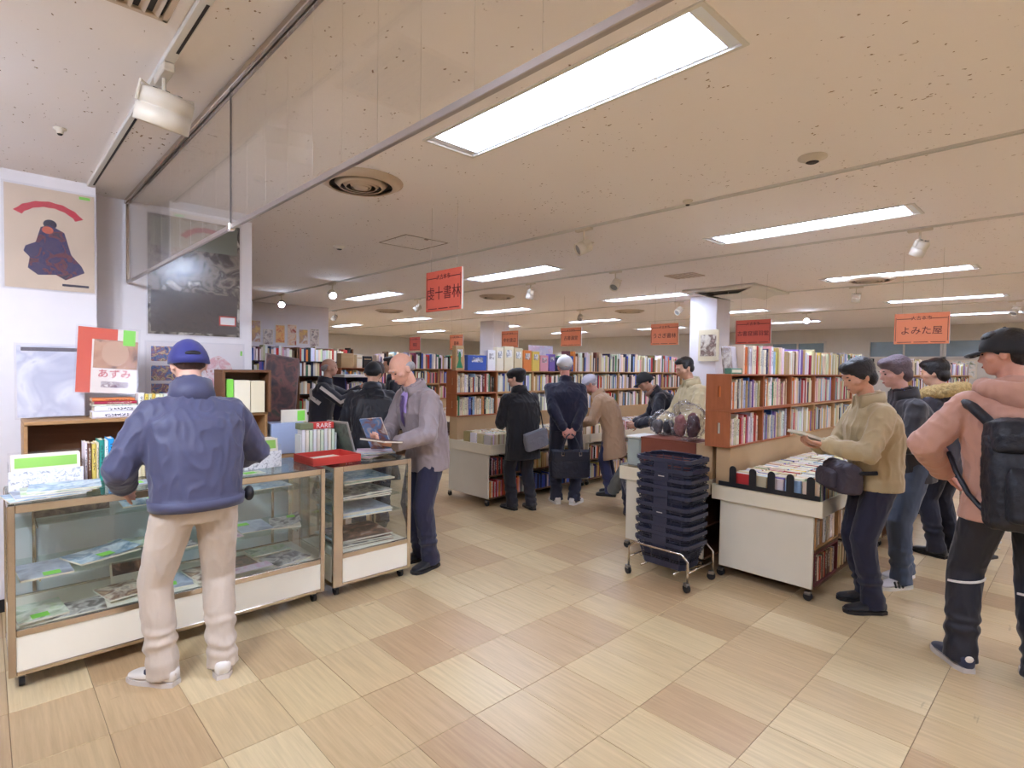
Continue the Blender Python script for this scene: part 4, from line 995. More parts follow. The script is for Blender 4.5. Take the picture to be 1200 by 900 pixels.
    if collar and top is not None and not nocollar:
        p, d = at(1.0); f_ = fwd(d); k0, k1 = p-d*.045*s, p+d*(collar*.75)*s-f_*.012*s; rr = []
        for j in range(19):
            an = math.radians(118+304*j/18); e = lambda c, a, b: c+X*a*s*math.cos(an)+f_*b*s*math.sin(an)
            rr.append([tuple(q) for q in (e(k0, .100, .094), e(k0, .116, .108), e(k1, .098, .098), e(k1, .086, .088))])
        MB().rings(rr).build('collar', tm, t, True)
    if collar:
        p, d = at(1.0); p2 = p+d*collar*s
        for r0, r1 in ((.078, .07),):
            out = [ell(p-d*.03*s, X, fwd(d), .095*s, .085*s, 20), ell(p2-fwd(d)*.01, X, fwd(d), .074*s, .078*s, 20)]
            g.rings(out)
    gm = remesh(g, .0085 if near else .012, 4, .0125*B if near else .008, 9, .55, seed=loc[0]+loc[1], calm=.14)
    place('jacket', finish(gm, tm), t)
    # ---- trousers
    bm_ = bottom or cloth('dark_trousers', (28, 28, 44)); g = MB()
    g.rings([ell(pel+Zv*z*s-Yv*.01*s, X, fwd(dirs[0]), a*s, c*s, 18) for z, a, c in ((.10, .15, .108), (.02, .163, .118), (-.06, .16, .12), (-.12, .13, .10))])
    for i in (0, 1):
        limb(g, [hip[i]+Zv*.02*s, kn[i], ank[i]-Zv*.01*s], [.098*s*B**.5, .080*s, .068*s], n=16)
        g.tube([ank[i]+(kn[i]-ank[i])*.12, ank[i]-Zv*.045*s], [.07*s, .078*s], 16)
    gm = remesh(g, .0085 if near else .012, 3, .008 if near else .005, 10, .4, seed=loc[0]*2, hem=.2*s)
    place('trousers', finish(gm, bm_), t)
    # ---- shoes
    shm = shoe or cloth('black_shoe', (26, 24, 28), .5)
    for i in (0, 1):
        fy = math.radians(feet[i][2]); M = Tr(ank[i].x, ank[i].y, 0) @ Rz(fy) @ Matrix.Scale(s, 4)
        u = MB(); r = []
        for y, w, z0, z1 in ((-.075, .026, .022, .075), (-.06, .038, .02, .088), (-.02, .043, .02, .095), (.03, .043, .02, .088), (.08, .049, .02, .066), (.13, .051, .02, .052), (.17, .042, .02, .045), (.195, .02, .021, .036)):
            c = Vector((0, y, (z0+z1)/2)); r.append(ell(c, X, Zv, w, (z1-z0)/2, 14, 1.35))
        u.rings(r, True, M); sh_o = u.build('shoe', shm, t, True)
        pr = [(-.028, -.078), (.028, -.078), (.046, -.03), (.046, .04), (.054, .1), (.052, .15), (.036, .19), (0, .203), (-.036, .19), (-.052, .15), (-.054, .1), (-.046, .04), (-.046, -.03)]
        MB().poly(pr, 0.0005, .024, M).build('sole', shoe_sole or M_BLACK, sh_o)
    # ---- hat
    if hat:
        hm, kind = hat; g = MB()
        if kind in ('cap', 'cap_back'):
            pr = []
            for i in range(7):
                a = PI/2*i/6.4; pr.append([tuple(HM @ Vector((.097*math.cos(a)*math.cos(2*PI*k/24), -.014+.116*math.cos(a)*math.sin(2*PI*k/24), .0+.026*math.sin(2*PI*k/24)*math.cos(a)**3+.134*math.sin(a)))) for k in range(24)])
            g.rings(pr); cap = g.build('cap', hm, t, True)
            g = MB(); sgn = 1
            out = []
            for yy, zz, w in ((.075, .032, .078), (.115, .026, .07), (.15, .017, .052), (.168, .011, .022)):
                out.append([tuple(HM @ Vector((x*w, yy-abs(x)**2*.028, zz-abs(x)**2*.014+dz))) for x, dz in ((-1, 0), (-.5, .002), (0, .003), (.5, .002), (1, 0), (.5, -.004), (0, -.003), (-.5, -.004))])
            g.rings(out); g.build('brim', hm, cap, True)
            MB().ball((0, -.014, .134), (.008, .008, .005), 8, HM).build('button', hm, cap, True)
            if kind == 'cap_back':
                MB().ball((0, -.115, .026), (.038, .013, .014), 14, HM).build('strap_opening', M_HAIRK, cap, True)
        elif kind == 'beret':
            g.ball((0, -.022, .062), (.118, .128, .068), 20, HM); g.ball((0, -.008, .035), (.094, .108, .055), 20, HM); g.ball((0, -.05, .005), (.092, .072, .075), 18, HM)
            place('beret', finish(remesh(g, .008, 4, .004, 14, 1, 3), hm), t)
        elif kind == 'knit':
            g.ball((0, -.014, .055), (.096, .11, .092), 22, HM); g.lathe([(.098, .028), (.101, .05), (.097, .06)], 24, HM @ Tr(0, -.012, 0) @ Matrix.Diagonal((1, 1.1, 1, 1)))
            place('knit_cap', finish(remesh(g, .008, 3, .002, 30, 1, 3), hm), t)
    t['_j'] = 0; del t['_j']
    return dict(t=t, s=s, sh=sh, el=el, wr=wv, at=at, pel=pel, HM=HM, fwd=fwd, dirs=dirs, nk=nk, ank=ank, kn=kn, ln=ln)
def pel_is_abs(v): return False
def finish(me, m): me.materials.clear(); me.materials.append(m); return me
def strap(P, pts, w, th, m, name='strap', parent=None):
    """flat band following points (local to the person)"""
    pts = [Vector(p) for p in pts]; r = []
    for i, p in enumerate(pts):
        d = (pts[min(i+1, len(pts)-1)]-pts[max(i-1, 0)]).normalized(); o = Vector((p.x, p.y, 0)); o = o-d*o.dot(d)
        o = o.normalized() if o.length > 1e-4 else Vector((0, -1, 0)); x = d.cross(o).normalized()
        r.append([tuple(p+x*w/2), tuple(p+x*w/2+o*th), tuple(p-x*w/2+o*th), tuple(p-x*w/2)])
    return MB().rings(r).build(name, m, parent or P['t'])
def bag_mesh(w, d, h, top=.85, voxel=.008, fold=.006, seed=1):
    g = MB(); X, Y = Vector((1, 0, 0)), Vector((0, 1, 0))
    g.rings([ell(Vector((0, 0, z*h)), X, Y, w/2*a, d/2*b, 24, 1.8) for z, a, b in ((0, .9, .85), (.06, 1, 1), (.5, 1.0, 1.05), (.85, .97, .85), (1, top, .35))])
    return remesh(g, voxel, 3, fold, 12, 1, seed)

def trolley():
    t = thing('shopping_trolley', 'small wheeled shopping trolley with black and white lattice bag behind the pink jacket', 'trolley', (5.95, .60, 0), math.radians(-25))
    w = mat('lattice_white', (226, 220, 214), .6)
    MB().rings([ell(Vector((0, 0, z)), Vector((1, 0, 0)), Vector((0, 1, 0)), a, b, 16, 1.6) for z, a, b in ((.12, .09, .07), (.2, .11, .085), (.48, .12, .09), (.5, .10, .07))]).build('bag', M_BLACK, t, True)
    for k in range(5):
        for sx in (-1, 1): MB().tube([(sx*(-.09+.0)+.0, -.09, .18+.055*k), (sx*.09, -.096, .24+.055*k)], .006, 6).build('lattice_strip', w, t)
    for sx in (-1, 1): MB().tube([(sx*.10, .10, .06), (sx*.10, .10, .62), (sx*.08, .12, .70)], .009, 8).build('frame_tube', M_CHROME, t, True); MB().tube([(sx*.125, .10, .055), (sx*.105, .10, .055)], .054, 16).build('wheel', M_BLACK, t)
    MB().tube([(-.08, .12, .70), (.08, .12, .70)], .011, 8).build('handle', M_WHITE, t)
    MB().cbox((-.11, -.07, .09), (.11, .11, .115), .004).build('base_plate', M_BLACK, t)
def build_people():
    navyj = cloth('navy_blouson', (68, 69, 98), .6, .35, 12); khaki = cloth('khaki_chinos', (196, 180, 164), .85, .2, 20)
    # --- man at the display case (seen from behind)
    P = person('man in navy blouson and blue cap, seen from behind at the long display case', (.775, 3.09, 0), math.radians(-2), 1.69, 6, 14, 0, 18,
        feet=((-.14, .06, 36), (.11, -.02, -12)), wrists=((-.27, .30, .97), (.22, .38, 1.02)), poles=((-.6, -.55, -.6), (.9, -.35, -.45)),
        top=navyj, bottom=khaki, shoe=cloth('white_sneaker', (222, 214, 206), .6), shoe_sole=mat('sneaker_sole', (206, 196, 188), .7), tone=(222, 172, 150), hair='under', hair_mat=M_HAIRB,
        hat=(cloth('blue_cap_twill', (44, 46, 118), .7, .1, 60), 'cap_back'), bulk=1.24, hem=.90, collar=.095, vox=.0072)
    s = P['s']; p, d = P['at'](0)
    MB().rings([ell(Vector((0, .0, .885)), Vector((1, 0, 0)), Vector((0, 1, 0)), .213, .160, 28, 1.1), ell(Vector((0, .0, .935)), Vector((1, 0, 0)), Vector((0, 1, 0)), .218, .165, 28, 1.1)]).build('waistband', navyj, P['t'], True)
    MB().ball((.235, -.03, .92), (.025, .035, .04), 12).build('belt_pouch', M_BLACK, P['t'], True)
    for i in (0, 1):
        a = P['ank'][i]; fy = math.radians((36, -12)[i])
        MB().ball((0, 0, 0), (.05, .05, .02), 12, Tr(a.x, a.y, .062) @ Rz(fy) @ Tr(0, .05, 0)).build('shoe_panel', mat('navy_suede', (50, 48, 66), .8), P['t'], True)
    # --- elderly man reading at the small case
    greyj = cloth('grey_blouson', (148, 134, 136), .55, .35, 12)
    P = person('elderly man in grey jacket reading a magazine beside the small display case', (2.59, 3.69, 0), math.radians(88), 1.70, 6, 20, 0, 32,
        feet=((-.10, .02, 12), (.10, -.02, -8)), wrists=((-.17, .40, 1.02), (.06, .38, 1.04)), poles=((-.8, -.3, -.7), (.8, -.35, -.6)),
        hands={0: ((.35, .7, .1), (.3, -.1, .9), .7), 1: ((-.5, .75, .1), (-.2, .1, .9), .7)},
        top=greyj, bottom=cloth('navy_trousers', (32, 30, 56)), tone=(226, 170, 146), hair='bald', hair_mat=M_HAIRG, bulk=1.2, hem=.78, hem_flare=.97, collar=.05, vox=.0056)
    q, d = P['at'](.93); f = P['fwd'](d)
    lil = cloth('lilac_shirt', (176, 148, 206), .7, .1)
    g = MB(); g.rings([ell(P['at'](u)[0]+P['fwd'](P['at'](u)[1])*o, Vector((1, 0, 0)), Vector((0, 0, 1)), w, .016, 12) for u, o, w in ((.45, .155, .015), (.6, .158, .03), (.8, .140, .05), (.96, .095, .055), (1.03, .062, .04))])
    g.build('shirt_front', lil, P['t'], True)
    g = MB(); g.rings([ell(P['at'](u)[0]+P['fwd'](P['at'](u)[1])*o, Vector((1, 0, 0)), Vector((0, 0, 1)), w, .008, 10) for u, o, w in ((.5, .176, .008), (.6, .180, .022), (.85, .152, .016), (.97, .112, .02))])
    g.build('necktie', cloth('purple_tie', (84, 56, 110), .6), P['t'], True)
    rootM = Tr(2.59, 3.69, 0) @ Rz(math.radians(88))
    def held(name, label, cat, M, w, hh, th, cover, pages=True):
        t = thing(name, label, cat); t.matrix_world = M
        MB().cbox((-w/2, -hh/2, 0), (w/2, hh/2, th*.12), .001).build('back_cover', cover, t)
        MB().box((-w/2+.003, -hh/2+.003, th*.12), (w/2-.002, hh/2-.003, th*.88)).build('page_block', mat('paper', (236, 228, 210), .8), t)
        MB().cbox((-w/2, -hh/2, th*.88), (w/2, hh/2, th), .001).build('front_cover', cover, t)
        return t
    Mm = rootM @ Tr(-.02, .47, 1.09) @ Matrix.Rotation(.45, 4, 'Z') @ Matrix.Rotation(1.15, 4, 'X') @ Matrix.Rotation(-.12, 4, 'Z')
    held('magazine', 'illustrated magazine held open by the elderly man in grey', 'magazine', Mm, .20, .26, .012, art_material('art_mag', ((212, 188, 170), (96, 140, 190), (150, 96, 70), (238, 230, 226)), 9))
    Mb = rootM @ Tr(-.16, .50, 1.05) @ Matrix.Rotation(.25, 4, 'Z') @ Matrix.Rotation(.12, 4, 'X')
    held('thin_book', 'thin dark book in the left hand of the elderly man in grey', 'book', Mb, .26, .18, .014, mat('maroon_cover', (96, 54, 50), .5))
    # --- person in black with cap behind him
    blackj = cloth('black_shell_jacket', (22, 22, 32), .55, .3, 12)
    P = person('person in black jacket and black cap, back turned, behind the small case', (2.78, 4.92, 0), math.radians(-32), 1.62, 8, 16, -8, 16, top=blackj, hat=(cloth('black_cap', (20, 20, 26), .7, .1), 'cap'),
        wrists=((-.16, .34, 1.0), (.16, .34, 1.0)), hair='under', bulk=1.22, hem=.74, near=True, vox=.008, bottom=cloth('charcoal_trousers', (40, 42, 62)))
    person('brown-haired person half hidden behind the black cap', (3.10, 5.42, 0), math.radians(-40), 1.60, 4, 10, 0, 12, top=cloth('dark_coat', (36, 32, 40)), hair='full', hair_mat=M_HAIRB, near=False, hem=.6)
    # --- man reaching to a far shelf
    P = person('grey-haired man in black and white jacket reaching to a far shelf', (3.08, 6.72, 0), math.radians(-122), 1.64, 4, 8, 0, 4, wrists=((-.02, .50, 1.36), (.16, .5, 1.30)), poles=((-.6, -.2, -.9), (.5, -.2, -.9)),
        top=cloth('black_track_jacket', (34, 34, 46), .6), hair='bald', hair_mat=M_HAIRG, tone=(206, 158, 134), near=False, bulk=1.15, hem=.85)
    st = cloth('white_stripe', (206, 198, 190), .7)
    strap(P, [P['sh'][1]+Vector((.085, -.02, .02)), P['sh'][1].lerp(P['el'][1], .5)+Vector((.078, 0, .0)), P['el'][1]+Vector((.07, 0, -.01)), P['el'][1].lerp(P['wr'][1], .6)+Vector((.056, 0, .0))], .04, .006, st, 'sleeve_stripe')
    strap(P, [P['at'](.8)[0]+Vector((.1, -.155, 0)), P['at'](.6)[0]+Vector((.16, -.12, 0)), P['at'](.45)[0]+Vector((.215, 0, 0))], .05, .006, st, 'back_stripe')
    person('dark-haired person in dark suit glimpsed behind the end of the middle shelves', (4.25, 6.85, 0), math.radians(60), 1.68, 2, 6, 0, 6, top=cloth('dark_suit', (30, 30, 40)), near=False, hem=.7)
    # --- woman in black with beret
    P = person('woman in black coat and black beret with grey handbag at the middle table', (4.40, 4.42, 0), math.radians(-12), 1.56, 5, 12, 42, 12, feet=((-.11, .05, 10), (.11, -.05, -8)),
        wrists=((-.12, .33, 1.02), (.14, .34, 1.02)), top=cloth('black_coat', (20, 19, 27), .85, .3), bottom=cloth('black_slacks', (24, 23, 36)), hair='under', hat=(cloth('black_felt', (16, 15, 20), .9, .2), 'beret'), bulk=1.25, hem=.62, hem_flare=1.06, tone=(220, 176, 154), collar=.08, vox=.0075)
    g = finish(bag_mesh(.30, .10, .20, .98), mat('grey_bag_leather', (108, 108, 118), .42, var=.08, bump=.15))
    bg = thing('handbag', 'grey leather shoulder bag at the hip of the woman in black', 'handbag'); bg.matrix_world = Tr(4.40, 4.42, 0) @ Rz(math.radians(-12)) @ Tr(.05, -.225, .72) @ Matrix.Rotation(math.radians(-14), 4, 'Y')
    place('bag_body', g, bg)
    MB().cbox((-.135, -.056, .13), (.135, -.048, .195), .003).build('flap', mat('grey_bag_leather', (0, 0, 0)), bg)
    MB().tube([(.12, 0, .19), (.14, .02, .36), (.10, .05, .56), (.05, .10, .66)], .007, 8).build('shoulder_strap', M_BLACK, bg)
    # --- man with white cap, hands behind back
    navyk = cloth('navy_knit', (28, 28, 50), .9, .3, 30)
    P = person('man in navy sweater and white knit cap with hands clasped behind his back', (5.0, 4.30, 0), math.radians(-38), 1.70, 4, 12, 0, 10, feet=((-.10, 0, 8), (.10, -.06, -38)),
        wrists=((-.065, -.20, .91), (.065, -.20, .91)), poles=((-1, -.25, .1), (1, -.25, .1)), hands={0: ((.62, -.25, -.62), (.2, .85, .1), .55, -1), 1: ((-.62, -.25, -.62), (-.2, .85, .1), .55, 1)},
        top=navyk, bottom=cloth('charcoal_slacks', (40, 40, 58)), shoe=cloth('white_leather_shoe', (226, 218, 212), .4, .05), shoe_sole=mat('white_sole', (230, 226, 220), .6), hat=(cloth('white_knit', (236, 234, 238), .9, .5, 40), 'knit'), nocollar=True, hair='under', hair_mat=M_HAIRG, bulk=1.16, hem=.86, tone=(214, 150, 136), vox=.0058)
    bg = thing('tote_bag', 'large black briefcase hanging from the hands of the man in white cap', 'bag'); bg.matrix_world = Tr(5.0, 4.30, 0) @ Rz(math.radians(-38)) @ Tr(0, -.285, .36)
    bm_ = mat('black_bag_nylon', (26, 27, 42), .5, var=.1, bump=.2)
    place('bag_body', finish(bag_mesh(.46, .13, .32, .98, .008, .008), bm_), bg)
    MB().cbox((-.20, -.074, .20), (.20, -.064, .31), .004).build('front_flap', bm_, bg)
    for sx in (-.1, .1):
        MB().tube([(sx, -.075, .30), (sx*.9, -.05, .36), (sx*.45, -.0, .47), (sx*.1, .01, .495)], .008, 8).build('handle', bm_, bg)
        MB().tube([(sx-.014, -.08, .262), (sx+.014, -.08, .262), (sx+.014, -.08, .296), (sx-.014, -.08, .296), (sx-.014, -.08, .262)], .004, 6).build('buckle', M_CHROME, bg)
    # dark curved mark on the outer side of his right shoe
    a = P['ank'][1]; g = MB()
    g.rings([[(x, y, z-w) if q < 2 else (x, y, z+w) for q, x in enumerate((.044, .0545, .0545, .044))] for y, z, w in ((-.05, .058, .003), (-.02, .047, .006), (.02, .044, .009), (.05, .051, .006), (.085, .060, .002))], True, Tr(a.x, a.y, 0) @ Rz(math.radians(-38)))
    g.build('shoe_mark', M_BLACK, P['t'])
    # --- person in tan coat
    P = person('grey-capped person in long tan coat leaning over the middle table', (5.80, 4.20, 0), math.radians(26), 1.55, 14, 24, 10, 30, wrists=((-.14, .45, .98), (.14, .45, .98)), top=cloth('tan_coat', (182, 148, 118), .85, .3), bottom=cloth('blue_jeans', (50, 54, 90)),
        hair='under', hair_mat=M_HAIRG, hat=(cloth('grey_knit', (188, 184, 196), .9, .4, 40), 'knit'), bulk=1.22, coat_len=.52, hem_flare=1.12, tone=(216, 160, 146), near=True, vox=.009)
    # --- crouching person half hidden by the table
    P = person('person in grey-green jacket crouching at the foot of the table behind the baskets', (5.06, 3.27, 0), math.radians(-52), 1.64, 58, 24, 0, 20, pel=(0, -.10, .33), feet=((-.12, .10, 8), (.12, .02, -8)), knees=((-.2, 1, .5), (.2, 1, .5)),
        wrists=((-.16, .55, .30), (.16, .55, .30)), top=cloth('grey_green_jacket', (104, 106, 104), .7, .3), bottom=cloth('dark_jeans', (30, 32, 54)), shoe=cloth('tan_shoe', (140, 96, 84), .6), bulk=1.15, hem=.34, near=True, vox=.009)
    # --- two people in the aisle beyond the crates
    P = person('person in black quilted jacket and cap bending over the far table', (6.30, 3.62, 0), math.radians(40), 1.64, 20, 26, 8, 30, wrists=((-.14, .5, .95), (.14, .5, .95)), top=cloth('black_quilt', (30, 32, 48), .5, .5, 8), hat=(cloth('black_cap2', (30, 30, 36), .7), 'cap'), hair='under', near=True, vox=.009, bulk=1.2)
    MB().lathe([(.085, 0), (.10, .03), (.085, .06)], 18, Matrix.Translation(P['at'](1.0)[0]) @ Matrix.Rotation(-.8, 4, 'X')).build('scarf', cloth('brown_scarf', (170, 128, 112)), P['t'], True)
    P = person('dark-haired person in cream jacket standing behind the brown book crates', (5.95, 3.12, 0), math.radians(58), 1.72, 6, 12, -6, 20, wrists=((-.14, .4, 1.0), (.14, .4, 1.0)), top=cloth('cream_jacket', (206, 190, 150), .7, .3), hair='short', bulk=1.15, vox=.009)
    # --- man in khaki jacket reading at the right table
    kj = cloth('khaki_jacket', (184, 164, 126), .7, .4, 12)
    P = person('man in khaki jacket reading a book beside the right bargain table', (4.38, 1.00, 0), math.radians(38), 1.66, 1, 12, 6, 22, feet=((-.10, .03, 6), (.10, -.02, -4)),
        wrists=((-.12, .38, 1.14), (.05, .36, 1.11)), poles=((-.7, -.3, -.8), (.7, -.4, -.7)), hands={0: ((.15, .85, .15), (.25, 0, .95), .6), 1: ((-.25, .85, .15), (-.15, 0, .95), .6)},
        top=kj, bottom=cloth('navy_work_trousers', (26, 26, 50)), hair='full', tone=(206, 152, 124), bulk=1.2, hem=.84, hem_flare=.97, collar=.06, vox=.0056)
    rootM = Tr(4.38, 1.00, 0) @ Rz(math.radians(38))
    held('open_book', 'pale book held by the man in khaki jacket', 'book', rootM @ Tr(-.03, .455, 1.155) @ Matrix.Rotation(.3, 4, 'Z') @ Matrix.Rotation(.30, 4, 'X'), .15, .21, .02, mat('pale_green_cover', (200, 202, 176), .5))
    w = P['wr'][1]; e = P['el'][1]; dd = (w-e).normalized()
    MB().tube([w-dd*.02, w+dd*.012], .036, 14).build('watch', M_BLACK, P['t'], True)
    wb = thing('waist_bag', 'dark grey waist bag worn in front by the man in khaki', 'bag'); wb.matrix_world = rootM @ Tr(-.02, .225, .80) @ Rz(.05)
    bm2 = mat('grey_nylon', (62, 54, 64), .6, var=.1, bump=.25)
    place('bag_body', finish(bag_mesh(.34, .17, .20, .85, .008, .008, 4), bm2), wb)
    place('front_pocket', finish(bag_mesh(.24, .07, .12, .8, .008, .005, 5), bm2), wb, (0, .095, .03))
    MB().tube([(-.15, -.02, .14), (-.165, -.08, .145), (-.17, -.14, .15)], .014, 8).build('belt', M_BLACK, wb); MB().tube([(.15, -.02, .14), (.17, -.08, .145), (.18, -.14, .15)], .014, 8).build('belt', M_BLACK, wb)
    # --- man in jeans behind him
    P = person('man in jeans and striped white sneakers standing behind the khaki-jacketed man', (5.10, .93, 0), math.radians(36), 1.69, 4, 10, 0, 14, feet=((-.12, .10, 20), (.12, -.03, 24)), wrists=((-.14, .36, 1.0), (.14, .36, 1.0)), top=cloth('charcoal_down', (40, 38, 46), .6, .5, 9), bottom=cloth('faded_jeans', (70, 82, 104)),
        shoe=cloth('grey_white_sneaker', (214, 208, 210), .6), shoe_sole=mat('white_sole', (0, 0, 0)), hair='full', hair_mat=mat('grey_brown_hair', (98, 84, 92), .6, var=.2, scale=60, bump=.5, bscale=90), bulk=1.1, vox=.008, tone=(220, 170, 156))
    for i in (0, 1):
        a = P['ank'][i]; fy = math.radians((20, 24)[i])
        for k in range(3):
            MB().box((-.052, .0, .022), (-.046, .012, .075), Tr(a.x, a.y, 0) @ Rz(fy) @ Tr(0, .02+.03*k, 0) @ Matrix.Rotation(-.3, 4, 'X')).build('shoe_stripe', M_BLACK, P['t'])
    p, d = P['at'](1.0); strap(P, [p+Vector((-.06, .03, .05)), p+Vector((.0, -.075, .045)), p+Vector((.07, .0, .05))], .035, .008, mat('blue_lanyard', (40, 110, 210), .5), 'blue_neck_strap')
    sb = thing('shoulder_bag', 'maroon striped shoulder bag of the man in jeans', 'bag'); sb.matrix_world = Tr(5.10, .93, 0) @ Rz(math.radians(36)) @ Tr(.20, -.10, .72) @ Rz(-.9)
    mm = mat('maroon_weave', (122, 82, 84), .7, var=.1); place('bag_body', finish(bag_mesh(.26, .08, .22, .95, .01, .003), mm), sb)
    for k in range(5): MB().box((-.128, -.046, .03+.036*k), (.128, -.040, .038+.036*k)).build('stripe', mat('stripe_dark', (62, 40, 50), .7), sb)
    MB().tube([(-.11, 0, .2), (-.05, .06, .42), (.05, .12, .6)], .008, 6).build('strap', mm, sb)
    # --- fur hood
    P = person('black-haired person in dark parka with blond fur hood', (6.15, .86, 0), math.radians(-20), 1.69, 4, 10, 20, 10, wrists=((-.14, .36, 1.0), (.14, .36, 1.0)), top=cloth('dark_parka', (42, 40, 54), .6, .3), bulk=1.25, hair='full', hem=.70, vox=.009)
    p, d = P['at'](1.0); g = MB()
    for k in range(15):
        a = PI*(-.12+1.24*k/14); g.ball(p+Vector((.19*math.cos(a), -.03-.13*math.sin(a), .0+.04*math.sin(a))), (.068, .062, .062), 10)
    place('fur_trim', finish(remesh(g, .008, 1, .018, 40, 1, 5), mat('blond_fur', (206, 178, 124), .9, var=.25, scale=40, bump=.9, bscale=120)), P['t'])
    person('person in grey knit cap far behind the capped man at right', (7.6, .55, 0), math.radians(-60), 1.72, 2, 6, 60, 5, top=cloth('grey_pink_coat', (170, 150, 150)), hat=(cloth('pale_grey_knit', (182, 182, 192), .9, .4, 40), 'knit'), near=False, hair='under', hair_mat=M_HAIRG)
    # --- tall man in pink jacket with backpack
    pink = cloth('pink_shell', (202, 152, 132), .65, .3, 10)
    TH = math.radians(-66); L = (3.90, .30, 0)
    P = person('tall man in salmon pink jacket and black cap wearing a black backpack', L, TH, 1.80, 3, 10, 62, 8, pel=(.04, 0, .985), feet=((-.15, .03, 14), (.14, -.06, -10)),
        wrists=((-.19, .20, .98), (.32, .30, 1.02)), poles=((-1, -.55, .1), (.8, -.5, -.3)), top=pink, bottom=cloth('black_track_pants', (20, 20, 34), .6, .25), shoe=cloth('navy_sneaker', (44, 50, 76), .7), shoe_sole=mat('sneaker_sole', (0, 0, 0)),
        hat=(cloth('black_cap3', (22, 22, 28), .7, .1), 'cap'), hair='short', bulk=1.22, hem=.78, hem_flare=1.08, tone=(218, 160, 138), collar=.05, vox=.0075)
    p, d = P['at'](.96); g = MB()
    for k in range(9):
        a = PI*k/8; g.ball(p+Vector((.13*math.cos(a), -.03-.10*math.sin(a), .02-.02*math.sin(a))), (.06, .055, .06), 12)
    g.ball(p+Vector((0, -.12, -.03)), (.11, .06, .07), 14)
    place('hood', finish(remesh(g, .009, 4, .006, 10, 1, 4), pink), P['t'])
    for i in (0, 1):    # reflective knee bands and shoe heel tabs
        k = P['kn'][i].lerp(P['ank'][i], .12); g = MB(); sx = -1
        out = []
        for a in range(9):
            an = math.radians(200+140*a/8); out.append([tuple(k+Vector((math.cos(an)*r_, math.sin(an)*r_, z+.018*(a-4)/4))) for r_, z in ((.086, -.006), (.0915, -.006), (.0915, .006), (.086, .006))])
        g.rings(out).build('reflective_band', mat('reflective_white', (236, 232, 228), .4), P['t'])
        a = P['ank'][i]; fy = math.radians((14, -10)[i])
        MB().ball((0, -.078, .075), (.022, .008, .018), 10, Tr(a.x, a.y, 0) @ Rz(fy)).build('heel_tab', mat('heel_white', (232, 222, 210), .6), P['t'], True)
    trolley()
    bk = thing('backpack', 'black nylon backpack on the man in the pink jacket', 'backpack'); bk.matrix_world = Tr(*L) @ Rz(TH) @ Tr(.01, -.27, .84) @ Matrix.Rotation(math.radians(-10), 4, 'X')
    bn = mat('black_backpack_nylon', (24, 25, 34), .5, var=.12, bump=.3)
    place('bag_body', finish(bag_mesh(.36, .24, .52, .8, .009, .01, 3), bn), bk)
    place('top_flap', finish(bag_mesh(.34, .27, .18, .7, .009, .006, 6), bn), bk, (0, -.01, .37))
    place('front_pocket', finish(bag_mesh(.28, .12, .26, .85, .009, .006, 7), bn), bk, (0, -.13, .04))
    for sx in (-1, 1):
        MB().tube([(sx*.08, .05, .46), (sx*.14, .05, .54), (sx*.185, .10, .615), (sx*.205, .22, .67), (sx*.21, .36, .63), (sx*.21, .44, .5)], .026, 10).build('shoulder_strap', bn, bk, True)
        MB().tube([(sx*.15, .07, .07), (sx*.20, .14, .16), (sx*.235, .20, .28), (sx*.24, .28, .38)], .013, 8).build('lower_strap', bn, bk)
    MB().tube([(-.05, .1, .5), (-.03, .09, .57), (.03, .09, .57), (.05, .1, .5)], .01, 8).build('grab_handle', bn, bk)
    MB().cbox((-.05, -.2, .30), (.05, -.185, .315), .003).build('buckle', M_BLACK, bk)
build_people()

